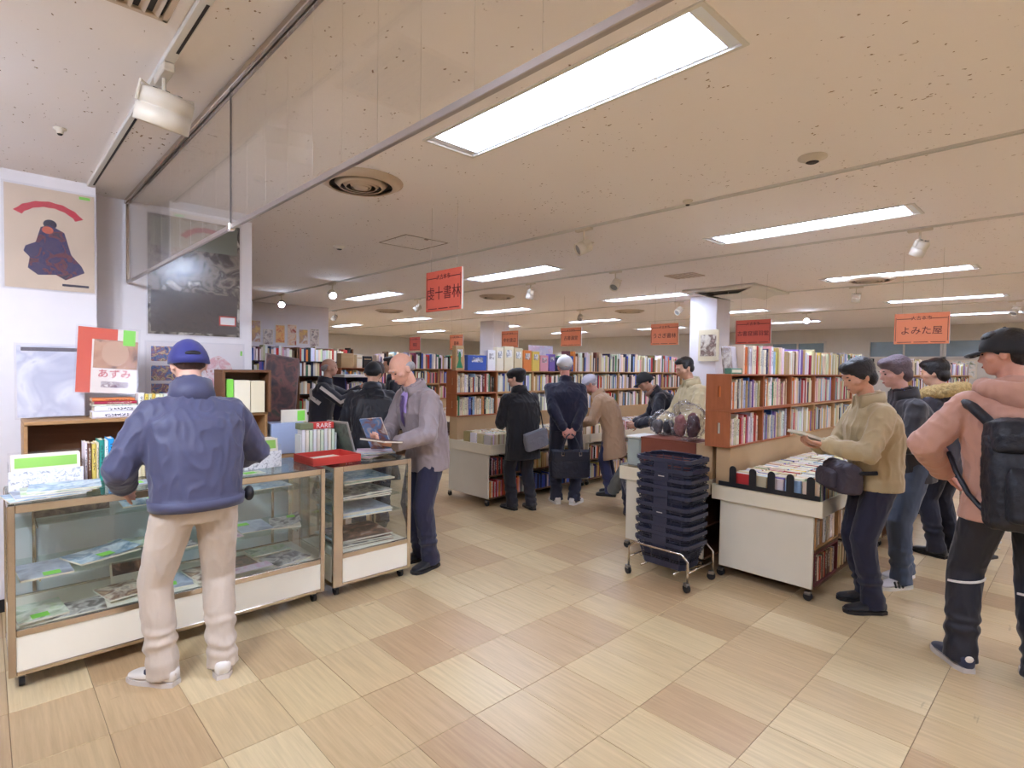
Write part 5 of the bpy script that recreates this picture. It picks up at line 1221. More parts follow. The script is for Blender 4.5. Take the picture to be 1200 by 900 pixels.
# ---------------------------------------------------------------- display cases and counter goods
M_FRAME = mat('case_chrome', (212, 200, 186), .2, 1, var=.08, scale=10)
M_BASE = mat('case_base_panel', (244, 238, 222), .35, var=.02)
M_CASEBACK = mat('case_back_panel', (208, 214, 218), .5, var=.04)
def display_case(label, x0, x1, y0, y1, zt, shelves, post=.03, left_post=None, back=True):
    t = thing('display_case', label, 'display case', (x0, y0, 0), 0, 'chrome framed glass display cases'); W, D = x1-x0, y1-y0
    zb, zd = .075, .275      # underside, deck
    lp = left_post or post
    for x, w in ((0, lp), (W-post, post)):
        MB().cbox((x, 0, zb), (x+w, post, zt), .003).build('post', M_FRAME, t); MB().cbox((x, D-post, zb), (x+w, D, zt), .003).build('post', M_FRAME, t)
        MB().cbox((x+.002, post, zb), (x+w-.002, D-post, zb+.03), .002).build('rail', M_FRAME, t); MB().cbox((x+.002, post, zt-.035), (x+w-.002, D-post, zt-.002), .002).build('rail', M_FRAME, t)
    for y in (0, D-post):
        for z, h in ((zb, .022), (zd-.01, .034), (zt-.04, .04)): MB().cbox((lp, y+.001, z), (W-post, y+post-.001, z+h), .003).build('rail', M_FRAME, t)
    MB().box((lp, .006, zb+.022), (W-post, .012, zd-.01)).build('base_panel', M_BASE, t)
    for x in (.006, W-.012): MB().box((x, post, zb+.03), (x+.006, D-post, zd)).build('side_panel', M_BASE, t)
    MB().box((.012, post, zd), (W-.012, D-post, zd+.012)).build('deck', M_BASE, t)
    MB().box((lp, .010, zd+.024), (W-post, .015, zt-.04)).build('front_glass', M_GLASS, t)
    for x in (.008, W-.012): MB().box((x, post, zd+.012), (x+.004, D-post, zt-.035)).build('side_glass', M_GLASS, t)
    MB().box((.004, .004, zt), (W-.004, D-.004, zt+.006)).build('top_glass', M_GLASSG, t)
    if back: MB().box((lp, D-.016, zd+.024), (W-post, D-.012, zt-.04)).build('back_panel', M_CASEBACK, t)
    for z, dep in shelves:
        MB().box((.016, D-.05-dep, z), (W-.016, D-.05, z+.006)).build('glass_shelf', M_GLASSG, t)
        for x in (.12, W-.15): MB().cbox((x, D-.05-dep, z-.014), (x+.008, D-.03, z-.001), .002).build('bracket', M_CHROME, t)
    for x in (.12, W-.15) if W > 1 else (): MB().cbox((x-.004, D-.034, zd+.03), (x+.012, D-.02, zt-.05), .002).build('shelf_standard', M_CHROME2, t)
    for x in (.05, W-.05):
        for y in (.06, D-.06): caster(t, x, y, .03)
    return t
CZ = .906; CY0, CY1 = 3.53, 4.10
display_case('long chrome-framed glass display case full of magazines', .075, 1.655, CY0, CY1, CZ, ((.735, .26), (.50, .42)))
display_case('small chrome-framed glass display case where the elderly man reads', 1.715, 2.335, CY0, CY1, CZ, ((.74, .40), (.62, .40), (.50, .40)), left_post=.07, back=False)

def flat_item(name, label, x, y, z, w, d, th, m, rot=0, tagc=None, tagpos=(.1, .1), cat='magazine', tilt=0, group=None, curl=0):
    t = thing(name, label, cat, (x, y, z), rot, group); t.rotation_euler = (tilt, 0, rot)
    MB().cbox((-w/2, -d/2, 0), (w/2, d/2, th*.85), .001).build('page_block', M_PAPER, t)
    n = 6; mb = MB(); ring = []
    for i in range(n+1):
        xx = -w/2+w*i/n; zz = th*.86+curl*(i/n)**3; ring.append([(xx, -d/2-.001, zz), (xx, d/2+.001, zz), (xx, d/2+.001, zz+.0014), (xx, -d/2-.001, zz+.0014)])
    mb.rings(ring).build('cover', m, t)
    if tagc:
        zz = th*.86+.0016+curl*.6
        MB().box((tagpos[0]-.035, tagpos[1]-.03, zz), (tagpos[0]+.035, tagpos[1]+.03, zz+.0012)).build('price_tag', M_GREEN, t)
    return t
def A(i): return [art_material('mag_blue', ((176, 204, 224), (226, 238, 246), (120, 160, 190), (236, 240, 244)), 9), art_material('mag_bw', ((40, 38, 42), (120, 116, 112), (226, 222, 216), (70, 66, 64)), 10), art_material('mag_warm', ((196, 140, 110), (236, 220, 200), (120, 70, 54), (230, 200, 160)), 10),
                  art_material('mag_pink', ((232, 180, 206), (240, 226, 236), (200, 120, 170)), 8), art_material('mag_green', ((190, 214, 160), (236, 240, 226), (120, 150, 110)), 9), art_material('mag_brown', ((110, 70, 56), (70, 48, 42), (160, 112, 90), (216, 200, 184)), 8), art_material('mag_grey', ((150, 162, 186), (196, 204, 218), (110, 116, 140)), 6)][i % 7]
def case_goods():
    z3, z2, z1 = .7425, .5075, .2885
    D = 'in the long display case'; cnt = [0]
    def it(lab, x, y, z, w, d, th, a, rot, tg=None, tp=(.0, -.03), tilt=0, curl=0):
        cnt[0] += 1; z += (.0, .0135)[cnt[0] % 2]+(.016 if tilt else 0)
        return flat_item('magazine', lab+' '+D, x, y, z, w, d, th, A(a), rot, tg, tp, tilt=tilt, group='magazines in the long display case', curl=curl)
    # top shelf
    t = thing('photo_album', 'dark photograph album standing on the top shelf at the left '+D, 'album', (.36, 3.93, z3+.006)); t.rotation_euler = (-.25, 0, .06)
    MB().cbox((-.17, 0, 0), (.17, .012, .12), .002).build('cover', art_material('album_dark', ((34, 28, 30), (70, 58, 54), (120, 104, 96), (44, 38, 40)), 14), t); MB().box((-.16, .012, .004), (.16, .02, .118)).build('page_block', M_PAPER, t)
    it('pale blue booklet with green tag on the top shelf', .72, 3.93, z3, .30, .20, .010, 0, .05, 1, (.03, .0), tilt=.15)
    it('pale grey leaflet on the top shelf at the right', 1.10, 3.92, z3, .26, .19, .006, 6, -.05)
    it('light blue folder on the top shelf far right', 1.42, 3.92, z3, .26, .20, .008, 0, .04)
    # middle shelf
    it('grey magazine at the left of the middle shelf', .22, 3.74, z2, .21, .28, .012, 6, .06, 1, (.02, -.10))
    it('open pamphlet fanned across the middle shelf', .47, 3.80, z2, .30, .22, .012, 0, .35, 1, (-.02, -.08), curl=.02)
    it('green-edged music sheet on the middle shelf', .64, 3.90, z2+.016, .26, .2, .01, 4, -.15)
    it('striped picture book on the middle shelf', .80, 3.74, z2, .20, .27, .012, 1, .1)
    it('pink flyer on the middle shelf behind the legs', 1.09, 3.80, z2, .18, .26, .004, 3, .05)
    it('blue-grey folder on the middle shelf', 1.28, 3.82, z2, .20, .28, .006, 6, -.04, 1, (-.04, .06))
    it('curled black-and-white magazine on the middle shelf', 1.49, 3.80, z2, .19, .26, .012, 1, -.3, 1, (.05, .05), curl=.035)
    # deck
    it('green-tagged booklet at the left of the deck', .20, 3.72, z1, .20, .26, .012, 4, .1, 1, (-.01, -.08))
    it('black and white print magazine on the deck', .36, 3.68, z1, .22, .20, .010, 1, -.05)
    it('warm-toned picture magazine on the deck', .56, 3.76, z1, .20, .24, .010, 2, .2)
    t = thing('photo_board', 'framed brown photograph leaning at the back of the deck '+D, 'photograph', (.66, 3.92, z1+.006)); t.rotation_euler = (-.35, 0, .05)
    MB().cbox((-.13, 0, 0), (.13, .01, .13), .002).build('mount', M_PAPER, t); MB().box((-.12, -.0012, .05), (.12, 0, .125)).build('picture', A(5), t)
    it('grey booklet with green tag on the deck', .81, 3.76, z1, .19, .25, .010, 6, -.12, 1, (-.02, -.05))
    it('maroon and violet magazine on the deck behind the legs', .99, 3.74, z1, .20, .27, .012, 2, .12)
    it('dark brown magazine lying on the deck at the right', 1.18, 3.80, z1, .22, .28, .012, 5, .08)
    it('red and white leaflet on the deck near the glass', 1.20, 3.62, z1+.013, .26, .10, .004, 3, .06)
    it('large portrait magazine at the right of the deck', 1.46, 3.72, z1, .25, .22, .012, 1, .25)
    it('olive folder at the back of the deck', 1.42, 3.92, z1, .26, .16, .01, 4, .02)
    # the small case: stacks of LP-size portfolios
    D2 = 'in the small display case'
    n = 0
    for z, cnt, desc in ((.7475, 2, 'top'), (.6275, 3, 'second'), (.5075, 3, 'third'), (.2885, 5, 'bottom')):
        for k in range(cnt):
            n += 1; top = k == cnt-1
            flat_item('portfolio', '%s portfolio from the bottom of the %s stack %s' % (ordinal(k+1), desc, D2), 2.03+random.uniform(-.02, .02), 3.83+random.uniform(-.02, .02), z+.0125*k, .42, .38, .0115, A((0, 4, 6, 5, 1, 5)[(n) % 6] if not top else {'top': 0, 'second': 1, 'third': 6, 'bottom': 5}[desc]), random.uniform(-.12, .12), cat='portfolio', group='portfolios in the small display case')
case_goods()

def counter_top():
    z = CZ+.0065
    # fanned magazines at the left end
    for k in range(4):
        flat_item('magazine', '%s magazine from the bottom of the fanned pile at the left counter end' % ordinal(k+1), .22+.03*k, 3.68+.015*k, z+.0085*k, .30, .22, .008, A((0, 6, 4, 0)[k]), .15-.08*k, cat='magazine', group='fanned magazines on the counter')
    # wire-like clear stand with green booklets
    def stand(label, x, y, w, d, h, n, rot=0):
        t = thing('booklet_stand', label, 'stand', (x, y, z), rot)
        sp = art_material('speckled_wrap', ((240, 240, 244), (246, 246, 248), (170, 170, 180)), 60, .4)
        MB().cbox((0, 0, 0), (w, d, .006), .001).build('base', sp, t); MB().box((0, 0, .006), (w, .003, h*.55)).build('front', sp, t); MB().box((0, d-.003, .006), (w, d, h)).build('back', M_PLAST, t)
        for xx in (0, w-.003): MB().box((xx, .003, .006), (xx+.003, d-.003, h*.75)).build('side', M_PLAST, t)
        for k in range(n):
            b = thing('booklet', 'green and white booklet, %s from the front in the %s counter stand' % (ordinal(k+1), 'left' if x < 1 else 'right'), 'booklet', (0, 0, 0)); b.matrix_world = Tr(x, y, z) @ Rz(rot) @ Tr(.01, .012+(d-.03)*k/n, .008) @ Matrix.Rotation(-.16, 4, 'X')
            b['group'] = 'booklets in the counter stands'
            MB().cbox((0, 0, 0), (w-.02, .008, h*.92), .001).build('pages', M_PAPER, b); MB().box((.015, -.001, h*.58), (w-.035, 0, h*.86)).build('green_panel', mat('green_panel', (150, 206, 96), .5), b)
    stand('speckled booklet stand at the left of the counter with green booklets', .09, 3.86, .31, .13, .19, 3)
    stand('speckled booklet stand right of the man in navy with green booklets', 1.21, 3.74, .24, .16, .20, 3, .06)
    flat_item('leaflet', 'green-tagged leaflet in front of the right booklet stand', 1.20, 3.62, z, .16, .10, .004, A(4), .1, 1, (.0, 0), cat='leaflet')
    flat_item('leaflet', 'pale leaflet with green tag beside the upright counter books', .60, 3.72, z, .2, .14, .005, A(6), .1, 1, (.02, .0), cat='leaflet')
    # upright books left of the man
    x = .415
    for k, (c, w, h) in enumerate((('white', .012, .225), ('brown', .02, .22), ('yellow', .022, .215), ('cream', .012, .22), ('teal', .026, .235), ('white', .018, .228), ('sky-blue', .028, .24), ('ivory', .03, .22), ('tan', .016, .225), ('brown', .012, .232), ('white', .034, .23), ('orange', .018, .215), ('cream', .024, .215), ('beige', .02, .21), ('brown', .014, .205), ('white', .02, .21))):
        add_book(x, 3.93, z, w*.96, .15, h, c, '%s book, %s from the left in the upright row on the counter' % (c, ordinal(k+1)), 'upright books on the counter'); x += w
    # wooden shelf behind
    t = thing('counter_shelf', 'low wooden shelf behind the display case carrying posters and books', 'shelf', (.17, 4.33, 0))
    W, dp = 1.40, .33; zt = 1.235
    MB().cbox((0, 0, zt-.022), (W, dp, zt), .003).build('top_board', M_WOOD, t)
    for x in (0, W*.5, W-.02): MB().cbox((x, .01, .02), (x+.02, dp, zt-.022), .003).build('upright', M_WOOD, t)
    MB().box((.02, .02, .9), (W-.02, dp, .918)).build('shelf_board', M_WOOD, t); MB().box((.02, dp-.012, .02), (W-.02, dp, zt-.022)).build('back_board', M_WOODD, t)
    for k, (c, w) in enumerate((('cream', .17), ('black', .18), ('white', .16))):
        o = add_book(.80, 4.345, .925+.20+.022*k, .02, .13, w, c, '%s book lying in the low stack inside the wooden shelf, %s up' % (c, ordinal(k+1)), 'books inside the counter shelf'); o.rotation_euler = (0, PI/2, 0); o.location.x = .62
        o.location.z = .919+.022*(k+1)
    # horizontal stack of books on the shelf
    zs = zt+.0005
    for k, (c, w, th) in enumerate((('white', .215, .042), ('white', .24, .036), ('ivory', .235, .012), ('crimson', .225, .018), ('orange', .225, .018))):
        o = add_book(.50+.01*(k % 2), 4.36, zs+th, th, .16, w, c, '%s book, %s from the bottom of the flat stack under the orange poster' % (c, ordinal(k+1)), 'flat stack on the counter shelf'); o.rotation_euler = (0, PI/2, 0); zs += th+.0005
    x = .745
    for k, (c, w, h) in enumerate((('white', .035, .16), ('yellow', .02, .15), ('cream', .022, .15), ('yellow', .018, .152), ('ivory', .024, .148), ('cream', .02, .15), ('white', .02, .15), ('pale grey', .02, .152), ('blue', .012, .16), ('red', .014, .158), ('white', .016, .156), ('cream', .02, .155), ('ivory', .02, .155), ('beige', .02, .15), ('white', .022, .15), ('teal', .016, .152), ('orange', .018, .15), ('black', .012, .15), ('cream', .02, .158), ('beige', .022, .165), ('tan', .02, .172))):
        add_book(x, 4.36, zt+.0005, w*.96, .11, h, c, '%s book, %s from the left in the row behind the blue cap' % (c, ordinal(k+1)), 'book row on the counter shelf'); x += w+.001
    # small wooden bookcase and boxes at the right end of the shelf
    t = thing('desk_bookcase', 'small wooden bookcase with sleeved folders right of the blue cap', 'bookcase', (1.235, 4.28, 1.236))
    MB().cbox((0, 0, 0), (.02, .2, .30), .002).build('side', M_WOODD, t); MB().cbox((.0, 0, .30), (.34, .2, .318), .002).build('top', M_WOODD, t); MB().cbox((.32, 0, 0), (.34, .2, .30), .002).build('side', M_WOODD, t); MB().box((.02, .19, 0), (.32, .2, .3)).build('back', M_WOODD, t)
    for k, (c, x, w, h) in enumerate((('green', .03, .05, .25), ('ivory', .085, .11, .24), ('cream', .2, .10, .235))):
        o = thing('folder', ('green-tabbed folder', 'ivory folder', 'cream folder')[k]+' in the small bookcase right of the blue cap', 'folder', (1.235+x, 4.30, 1.2365)); MB().cbox((0, 0, 0), (w, .14, h), .002).build('cover', M_GREEN if k == 0 else mat('box_'+c, PAL[c], .5), o); MB().box((.004, .004, h), (w-.004, .136, h+.001)).build('pages', M_PAPER, o)
    # white box of pamphlets, red tag box on top, leaning frame
    t = thing('pamphlet_box', 'white plastic box holding upright pamphlets behind the red tray', 'box', (1.68, 3.99, z), .02)
    m_ = mat('white_plastic', (238, 240, 238), .35)
    MB().cbox((0, 0, 0), (.28, .10, .008), .001).build('base', m_, t); MB().box((0, .095, .008), (.28, .10, .17)).build('back', m_, t)
    for x in (0, .275): MB().box((x, 0, .008), (x+.005, .095, .17)).build('side', m_, t)
    for k in range(9): MB().box((.012+.029*k, .004, .009), (.034+.029*k, .085, .205-.004*(k % 3))).build('pamphlet', [mat('box_white', PAL['white'], .5), M_PAPER, mat('pale_green_paper', (216, 228, 200), .6)][k % 3], t)
    t = thing('red_tag_box', 'flat box with a red lettered band on top of the pamphlets', 'box', (1.68, 4.00, z+.207)); MB().cbox((0, 0, 0), (.10, .09, .045), .002).build('box_body', mat('olive_card', (120, 128, 96), .6), t); MB().cbox((.10, 0, 0), (.26, .09, .045), .002).build('red_body', mat('red_card', (206, 60, 54), .5), t)
    lettering('RARE', .05, mat('box_white', PAL['white'], .5), t, (.18, -.0008, .0225), (PI/2, 0, 0))
    t = thing('framed_print', 'framed dark print leaning beside the pamphlet box', 'picture frame', (2.02, 4.06, z)); t.rotation_euler = (0, -.30, .15)
    MB().cbox((0, -.2, 0), (.012, .06, .27), .002).build('frame', mat('frame_grey', (150, 146, 140), .4), t); MB().box((-.001, -.185, .015), (0, .045, .255)).build('picture', art_material('dark_print', ((50, 54, 48), (96, 104, 92), (70, 66, 58)), 9), t)
    # red tray with papers
    t = thing('red_tray', 'shallow red wooden tray holding papers on the counter', 'tray', (1.60, 3.60, z), .03); rm = mat('red_lacquer', (196, 62, 52), .45)
    w, d, h = .36, .30, .055
    MB().cbox((0, 0, 0), (w, d, .008), .002).build('bottom', rm, t)
    for lo, hi in (((0, 0), (w, .01)), ((0, d-.01), (w, d)), ((0, .01), (.01, d-.01)), ((w-.01, .01), (w, d-.01))): MB().cbox((*lo, .008), (*hi, h), .002).build('wall', rm, t)
    flat_item('paper_stack', 'cream papers lying in the red tray', 1.76, 3.76, z+.0085, .24, .17, .02, M_PAPER, .12, cat='papers')
    for k in range(5):
        flat_item('brochure', 'colour brochure, %s from the bottom of the spread on the small case' % ordinal(k+1), 2.12+.02*k, 3.80+.04*(k % 3), z+.0065*k, .27, .19, .006, A((3, 0, 2, 6, 3)[k]), .5-.25*k, cat='brochure', group='brochures spread on the small case')
    # light blue envelope box and sleeve behind
    t = thing('blue_box', 'pale blue box with green tag behind the white pamphlet box', 'box', (1.60, 4.34, 1.0)); MB().cbox((0, 0, -.10), (.26, .2, .14), .003).build('box_body', mat('pale_blue_card', (176, 192, 226), .5), t); MB().cbox((.09, .05, .14), (.30, .06, .24), .002).build('card', M_PAPER, t); MB().box((.22, .048, .15), (.28, .05, .23)).build('price_tag', M_GREEN, t)
    t = thing('rear_table', 'covered side table behind the display cases', 'table', (1.58, 4.25, 0)); MB().cbox((0, 0, .86), (.62, .5, .895), .004).build('table_top', M_WOOD, t)
    for x in (.02, .56):
        for y in (.02, .44): MB().cbox((x, y, 0), (x+.04, y+.04, .86), .003).build('leg', M_WOOD, t)
    t = thing('framed_print', 'tall dark framed print tilted beside the poster wall edge', 'picture frame', (1.60, 4.62, .945)); t.rotation_euler = (-.12, .14, .1)
    MB().cbox((0, 0, 0), (.30, .016, .76), .003).build('frame', mat('bronze_frame', (110, 92, 90), .4), t); MB().box((.012, -.001, .012), (.288, 0, .748)).build('picture', art_material('dark_scene', ((40, 34, 46), (70, 52, 54), (110, 70, 66), (52, 60, 50)), 10), t)
counter_top()

def posters():
    YL, YR = 4.74, 5.0
    def poster(label, x0, x1, z0, z1, y, m, tilt=0, name='wall_poster', glare=True, rot=0):
        t = thing(name, label, 'poster', (x0, y, z0)); t.rotation_euler = (tilt, rot, 0); w, h = x1-x0, z1-z0
        MB().box((0, -.0022, 0), (w, 0, h)).build('sheet', m, t)
        MB().cbox((-.012, -.0095, -.012), (w+.012, -.0065, h+.012), .001).build('sleeve', M_PLAST, t)
        return t, w, h
    sheet = mat('poster_beige', (222, 200, 176), .5)
    t, w, h = poster('beige film poster with a red arch and dark blue cloaked shape on the left wall', .105, .56, 2.065, 2.715, YL-.004, sheet)
    mb = MB(); out = []
    for k in range(13):
        a = math.radians(150-120*k/12); cx, cz = w*.48, h*.62; r0, r1 = .155+.004*(k % 2), .205-.006*(k % 2)
        out.append([(cx+r*math.cos(a)*1.0, y, cz+r*math.sin(a)*.82) for r, y in ((r0, -.0034), (r1, -.0034), (r1, -.0022), (r0, -.0022))])
    mb.rings(out).build('red_arch', mat('poster_red', (206, 44, 66), .5), t)
    blue = art_material('cloak_print', ((36, 36, 84), (66, 52, 96), (30, 40, 96), (120, 50, 56), (44, 40, 70)), 16)
    pts = [(.16, .09), (.25, .10), (.30, .07), (.40, .13), (.385, .17), (.33, .24), (.295, .38), (.26, .40), (.22, .42), (.175, .40), (.15, .30), (.10, .27), (.09, .235), (.12, .2), (.11, .13)]
    MB().rings([[(x*1.0, -.0034, z) for x, z in pts], [(x, -.0022, z) for x, z in pts]]).build('cloak_shape', blue, t)
    MB().ball((.222, -.0028, .425), (.035, .0006, .03), 14).build('head_shape', mat('print_navy', (34, 30, 60), .5), t)
    MB().ball((.21, -.0032, .385), (.032, .0006, .025), 12).build('face_patch', mat('print_orange', (206, 92, 66), .5), t)
    MB().box((w*.82, -.0034, h-.03), (w*.95, -.0022, h-.012)).build('price_tag', M_GREEN, t)
    MB().box((w*.62, -.0034, .03), (w*.93, -.0022, .045)).build('caption_strip', mat('print_navy', (0, 0, 0)), t)
    dark = art_material('crowd_photo', ((34, 28, 28), (70, 60, 56), (150, 140, 130), (50, 42, 40), (206, 200, 190)), 7, .25)
    t, w, h = poster('large dark sleeved photograph poster behind the glass partition', .915, 1.575, 1.82, 2.74, YR-.004, dark)
    MB().box((.02, -.0036, .02), (w-.02, -.0022, .34)).build('ground_print', art_material('ground_print', ((40, 32, 32), (70, 56, 52), (48, 40, 38)), 20, .3), t)
    MB().box((.02, -.0036, h-.24), (w-.02, -.0022, h-.02)).build('top_band', mat('poster_greenish', (120, 126, 112), .4), t)
    MB().box((w-.15, -.0045, .10), (w-.04, -.0034, .16)).build('price_card', mat('box_white', PAL['white'], .5), t)
    for lo, hi in (((w-.16, .09), (w-.03, .1)), ((w-.16, .16), (w-.03, .17)), ((w-.16, .09), (w-.15, .17)), ((w-.04, .09), (w-.03, .17))): MB().box((lo[0], -.0046, lo[1]), (hi[0], -.0034, hi[1])).build('price_border', mat('red_card', (206, 60, 54), .5), t)
    t, w, h = poster('white poster with small blue pictures and a pink portrait behind the blue cap', .905, 1.60, 1.27, 1.755, YR-.004, mat('poster_white', (238, 232, 234), .4))
    bl = art_material('blue_scenes', ((44, 60, 120), (90, 130, 190), (150, 90, 110), (226, 200, 160), (60, 80, 60)), 26)
    for z, ww in ((.34, .2), (.19, .2), (.05, .15)): MB().box((.03, -.0036, z), (.03+ww, -.0022, z+.115)).build('small_picture', bl, t)
    mb = MB(); mb.rings([[(.5+.10*math.cos(a)*(1+.25*math.sin(3*a)), -.0036, .22+.17*math.sin(a)) for a in [2*PI*k/20 for k in range(20)]], [(.5+.10*math.cos(a)*(1+.25*math.sin(3*a)), -.0022, .22+.17*math.sin(a)) for a in [2*PI*k/20 for k in range(20)]]]).build('pink_portrait', art_material('pink_portrait', ((236, 206, 210), (226, 170, 176), (240, 226, 226), (200, 130, 120)), 14), t)
    MB().box((w-.02, -.0036, h-.09), (w-.005, -.0022, h-.05)).build('price_tag', M_GREEN, t)
    # leaning on the shelf
    t, w, h = poster('pale grey print in a glossy plastic sleeve leaning on the counter shelf', .15, .475, 1.237+.014, 1.70, 4.50, art_material('pale_mist', ((226, 228, 240), (200, 202, 220), (240, 240, 246), (176, 172, 190)), 4, .2), tilt=-.16, name='leaning_poster')
    MB().box((.02, -.004, h-.035), (w-.015, -.0022, h-.012)).build('dark_band', mat('print_grey', (96, 88, 98), .5), t)
    t, w, h = poster('orange and brown film poster lettered in red hiragana on the counter shelf', .42, .745, 1.405, 1.83, 4.44, mat('poster_cream', (240, 230, 220), .35), tilt=-.13, name='leaning_poster', rot=.06)
    MB().box((0, -.0036, 0), (.075, -.0022, h)).build('orange_band', mat('poster_orange', (220, 84, 58), .5), t); MB().box((.075, -.0036, h-.075), (.21, -.0022, h)).build('orange_band', mat('poster_orange', (0, 0, 0)), t)
    face = art_material('brown_portrait', ((120, 90, 84), (190, 140, 112), (206, 160, 130), (90, 70, 72)), 7)
    MB().box((.085, -.0036, h*.38), (w, -.0022, h-.075)).build('portrait_print', face, t)
    MB().ball((w*.62, -.0036, h*.62), (.075, .0008, .085), 16).build('face_print', mat('print_skin', (206, 164, 136), .5), t)
    lettering('あずみ', .062, mat('poster_red', (206, 44, 66), .5), t, (w*.62, -.0042, h*.29), (PI/2, 0, 0))
    MB().box((w*.4, -.0036, .035), (w*.86, -.0022, .075)).build('figures_print', art_material('tiny_figures', ((240, 234, 230), (170, 150, 150), (120, 90, 110)), 40), t)
    MB().box((w*.74, -.0042, h-.105), (w*.95, -.0022, h-.0)).build('price_tag', M_GREEN, t)
posters()

# ---------------------------------------------------------------- shopping baskets on their cart
def baskets():
    bmz = mat('dark_navy_plastic', (44, 46, 66), .4, var=.06)
    L, Wd, H = .455, .33, .20
    def ring(f, z, g=0):
        a, b = (Wd*f)/2-g, (L*f)/2-g; c = .035
        return [(-a+c, -b, z), (a-c, -b, z), (a, -b+c, z), (a, b-c, z), (a-c, b, z), (-a+c, b, z), (-a, b-c, z), (-a, -b+c, z)]
    parts = []
    rim = MB(); rim.rings([ring(1.0, H-.03), ring(1.02, H-.028), ring(1.02, H), ring(.95, H), ring(.95, H-.03), ring(1.0, H-.03)], False); parts.append(('rim', rim.mesh('rim', bmz)))
    low = MB(); low.rings([ring(.78, 0), ring(.815, .05), ring(.80, .05), ring(.77, .008)], False); low.rings([ring(.78, 0), ring(.77, .008)]); parts.append(('base', low.mesh('base', bmz)))
    hb = MB()
    for k in range(6):
        f0 = .82+.03*k; z = .058+.019*k; hb.rings([ring(f0, z), ring(f0+.008, z+.007), ring(f0-.01, z+.007), ring(f0-.01, z)], False)
    parts.append(('side_bars', hb.mesh('side_bars', bmz)))
    vb = MB()
    def upright(x0, y0, x1, y1): vb.tube([(x0, y0, .045), (x1, y1, H-.02)], .006, 5)
    for i in range(-2, 3):
        for sx in (-1, 1): upright(sx*Wd*.405, i*L*.17, sx*Wd*.485, i*L*.19)
    for i in range(-1, 2):
        for sy in (-1, 1): upright(i*Wd*.2, sy*L*.405, i*Wd*.24, sy*L*.485)
    parts.append(('uprights', vb.mesh('uprights', bmz)))
    panel = MB().box((-Wd*.51, -.06, H-.085), (-Wd*.495, .06, H-.03)).mesh('name_panel', bmz); parts.append(('name_panel', panel))
    lbl = MB().box((-Wd*.515, -.025, H-.062), (-Wd*.509, .025, H-.056)).mesh('white_mark', M_WHITE)
    han = []
    for s in (-1, 1):
        han.append(MB().tube([(s*.02-Wd*.36*0, -L*.46, H-.004), (s*.05, -L*.47, H+.004), (s*Wd*.40, -L*.38, H+.007), (s*Wd*.42, 0, H+.008), (s*Wd*.40, L*.38, H+.007), (s*.05, L*.47, H+.004), (s*.02, L*.46, H-.004)], .006, 6).mesh('handle', bmz))
    z = .115; zs = []
    for k in range(10): zs.append(z); z += (.073, .066, .075, .06, .085, .062, .06, .07, .075, .07)[k]
    for k, z in enumerate(zs):
        t = thing('shopping_basket', 'navy plastic shopping basket, %s in the stack from the %s' % ((ordinal(k+1), 'bottom') if k < 9 else ('topmost', 'cart')), 'basket', (3.835+random.uniform(-.004, .004), 2.215+random.uniform(-.004, .004), z), random.uniform(-.015, .015), 'stacked shopping baskets')
        for nm, me in parts: place(nm, me, t)
        if k in (0, 4, 8): place('white_mark', lbl, t)
        for hm in han: place('handle', hm, t)
    t = thing('basket_cart', 'chrome tube cart on casters under the stack of baskets', 'cart', (3.835, 2.215, 0)); a, b = .19, .25
    for sx in (-1, 1):
        MB().tube([(sx*a, -b, .07), (sx*a, -b, .22), (sx*a, -b+.05, .265), (sx*a, b-.05, .265), (sx*a, b, .22), (sx*a, b, .07)], .0085, 10).build('hoop', M_CHROME, t, True)
    for sy in (-1, 1):
        MB().tube([(-a, sy*b, .14), (a, sy*b, .14)], .007, 8).build('cross_bar', M_CHROME, t, True); MB().tube([(-a, sy*b*.55, .104), (a, sy*b*.55, .104)], .007, 8).build('carrier_bar', M_CHROME, t, True)
        for k in (-1, 1): MB().tube([(k*.07, sy*b, .14), (k*.07, sy*b*.55, .104)], .005, 6).build('brace', M_CHROME, t)
    for sx in (-1, 1):
        for sy in (-1, 1): caster(t, sx*a, sy*b, .032, .4*sx)
baskets()
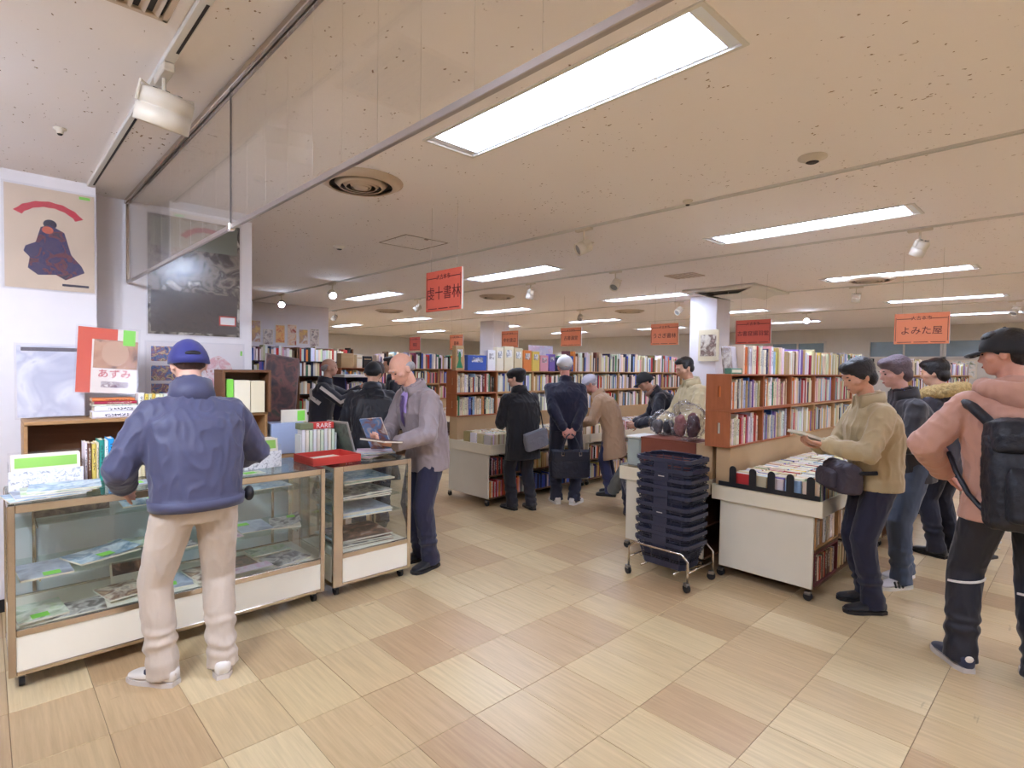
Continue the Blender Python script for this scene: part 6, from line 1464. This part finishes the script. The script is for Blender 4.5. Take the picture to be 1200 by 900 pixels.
def back_table_goods():
    z = .735
    t = thing('brown_box', 'reddish brown flat box on the table behind the baskets', 'box', (4.20, 2.22, z)); MB().cbox((0, 0, 0), (.3, .52, .26), .004).build('box_body', mat('red_brown_card', (132, 70, 52), .6), t); MB().cbox((-.003, -.003, .26), (.303, .523, .275), .003).build('lid', mat('red_brown_card', (0, 0, 0)), t)
    t = thing('cardboard_box', 'cardboard box beside the crates on the table behind the baskets', 'box', (4.18, 2.065, z)); MB().cbox((0, 0, 0), (.3, .14, .275), .003).build('box_body', M_CARD, t); MB().box((0, .065, .275), (.3, .075, .2765)).build('tape', mat('tape', (206, 186, 150), .3), t)
    tm = mat('translucent_plastic', (214, 226, 220), .35); tm.node_tree.nodes['Principled BSDF'].inputs['Transmission Weight'].default_value = .5
    t = thing('plastic_container', 'translucent plastic container at the table edge beside the baskets', 'container', (4.22, 2.76, z)); MB().cbox((0, 0, 0), (.28, .14, .25), .012).build('tub', tm, t); MB().cbox((-.006, -.006, .25), (.286, .146, .268), .006).build('lid', M_WHITE, t)
    MB().ball((.1, .06, .1), (.07, .04, .06), 12).build('contents', mat('green_goods', (150, 190, 160), .6), t)
    def bag(label, x, y, zz, r, sq, cols, seed):
        t = thing('plastic_bag', label, 'plastic bag', (x, y, zz)); g = MB(); g.ball((0, 0, r*sq*.98), (r, r*.95, r*sq), 24); g.ball((r*.2, r*.5, r*sq*1.5), (r*.5, r*.4, r*sq*.6), 16)
        o = finish(remesh(g, .010, 1, .04, 18, 1, seed), glassy('bag_film', (253, 253, 254), .02, .12, .03)); place('film', o, t)
        for k, c in enumerate(cols):
            a = 2*PI*k/len(cols); g = MB(); g.ball((r*.42*math.cos(a), r*.42*math.sin(a), r*sq*.75), (r*.36, r*.34, r*sq*.62), 14); place('wrapped_item', finish(remesh(g, .012, 1, .025, 16, 1, seed+k), mat('bagged_%d_%d_%d' % c, c, .5)), t)
    bag('clear plastic bag with dark red contents beside the brown crates', 4.30, 2.34, z+.277, .16, 1.0, ((104, 40, 52), (150, 90, 90), (70, 40, 56)), 2)
    bag('clear plastic bag with dark contents on the box behind the baskets', 4.45, 2.655, z+.277, .145, .72, ((52, 46, 52), (86, 80, 84), (40, 36, 44)), 5)
back_table_goods()
# everything past the individually built books
o = FAR.build('far_books', attrcol('far_book_covers')); tag(o, 'remaining rows of secondhand books filling the shelves and tables', 'books', None, 'stuff')
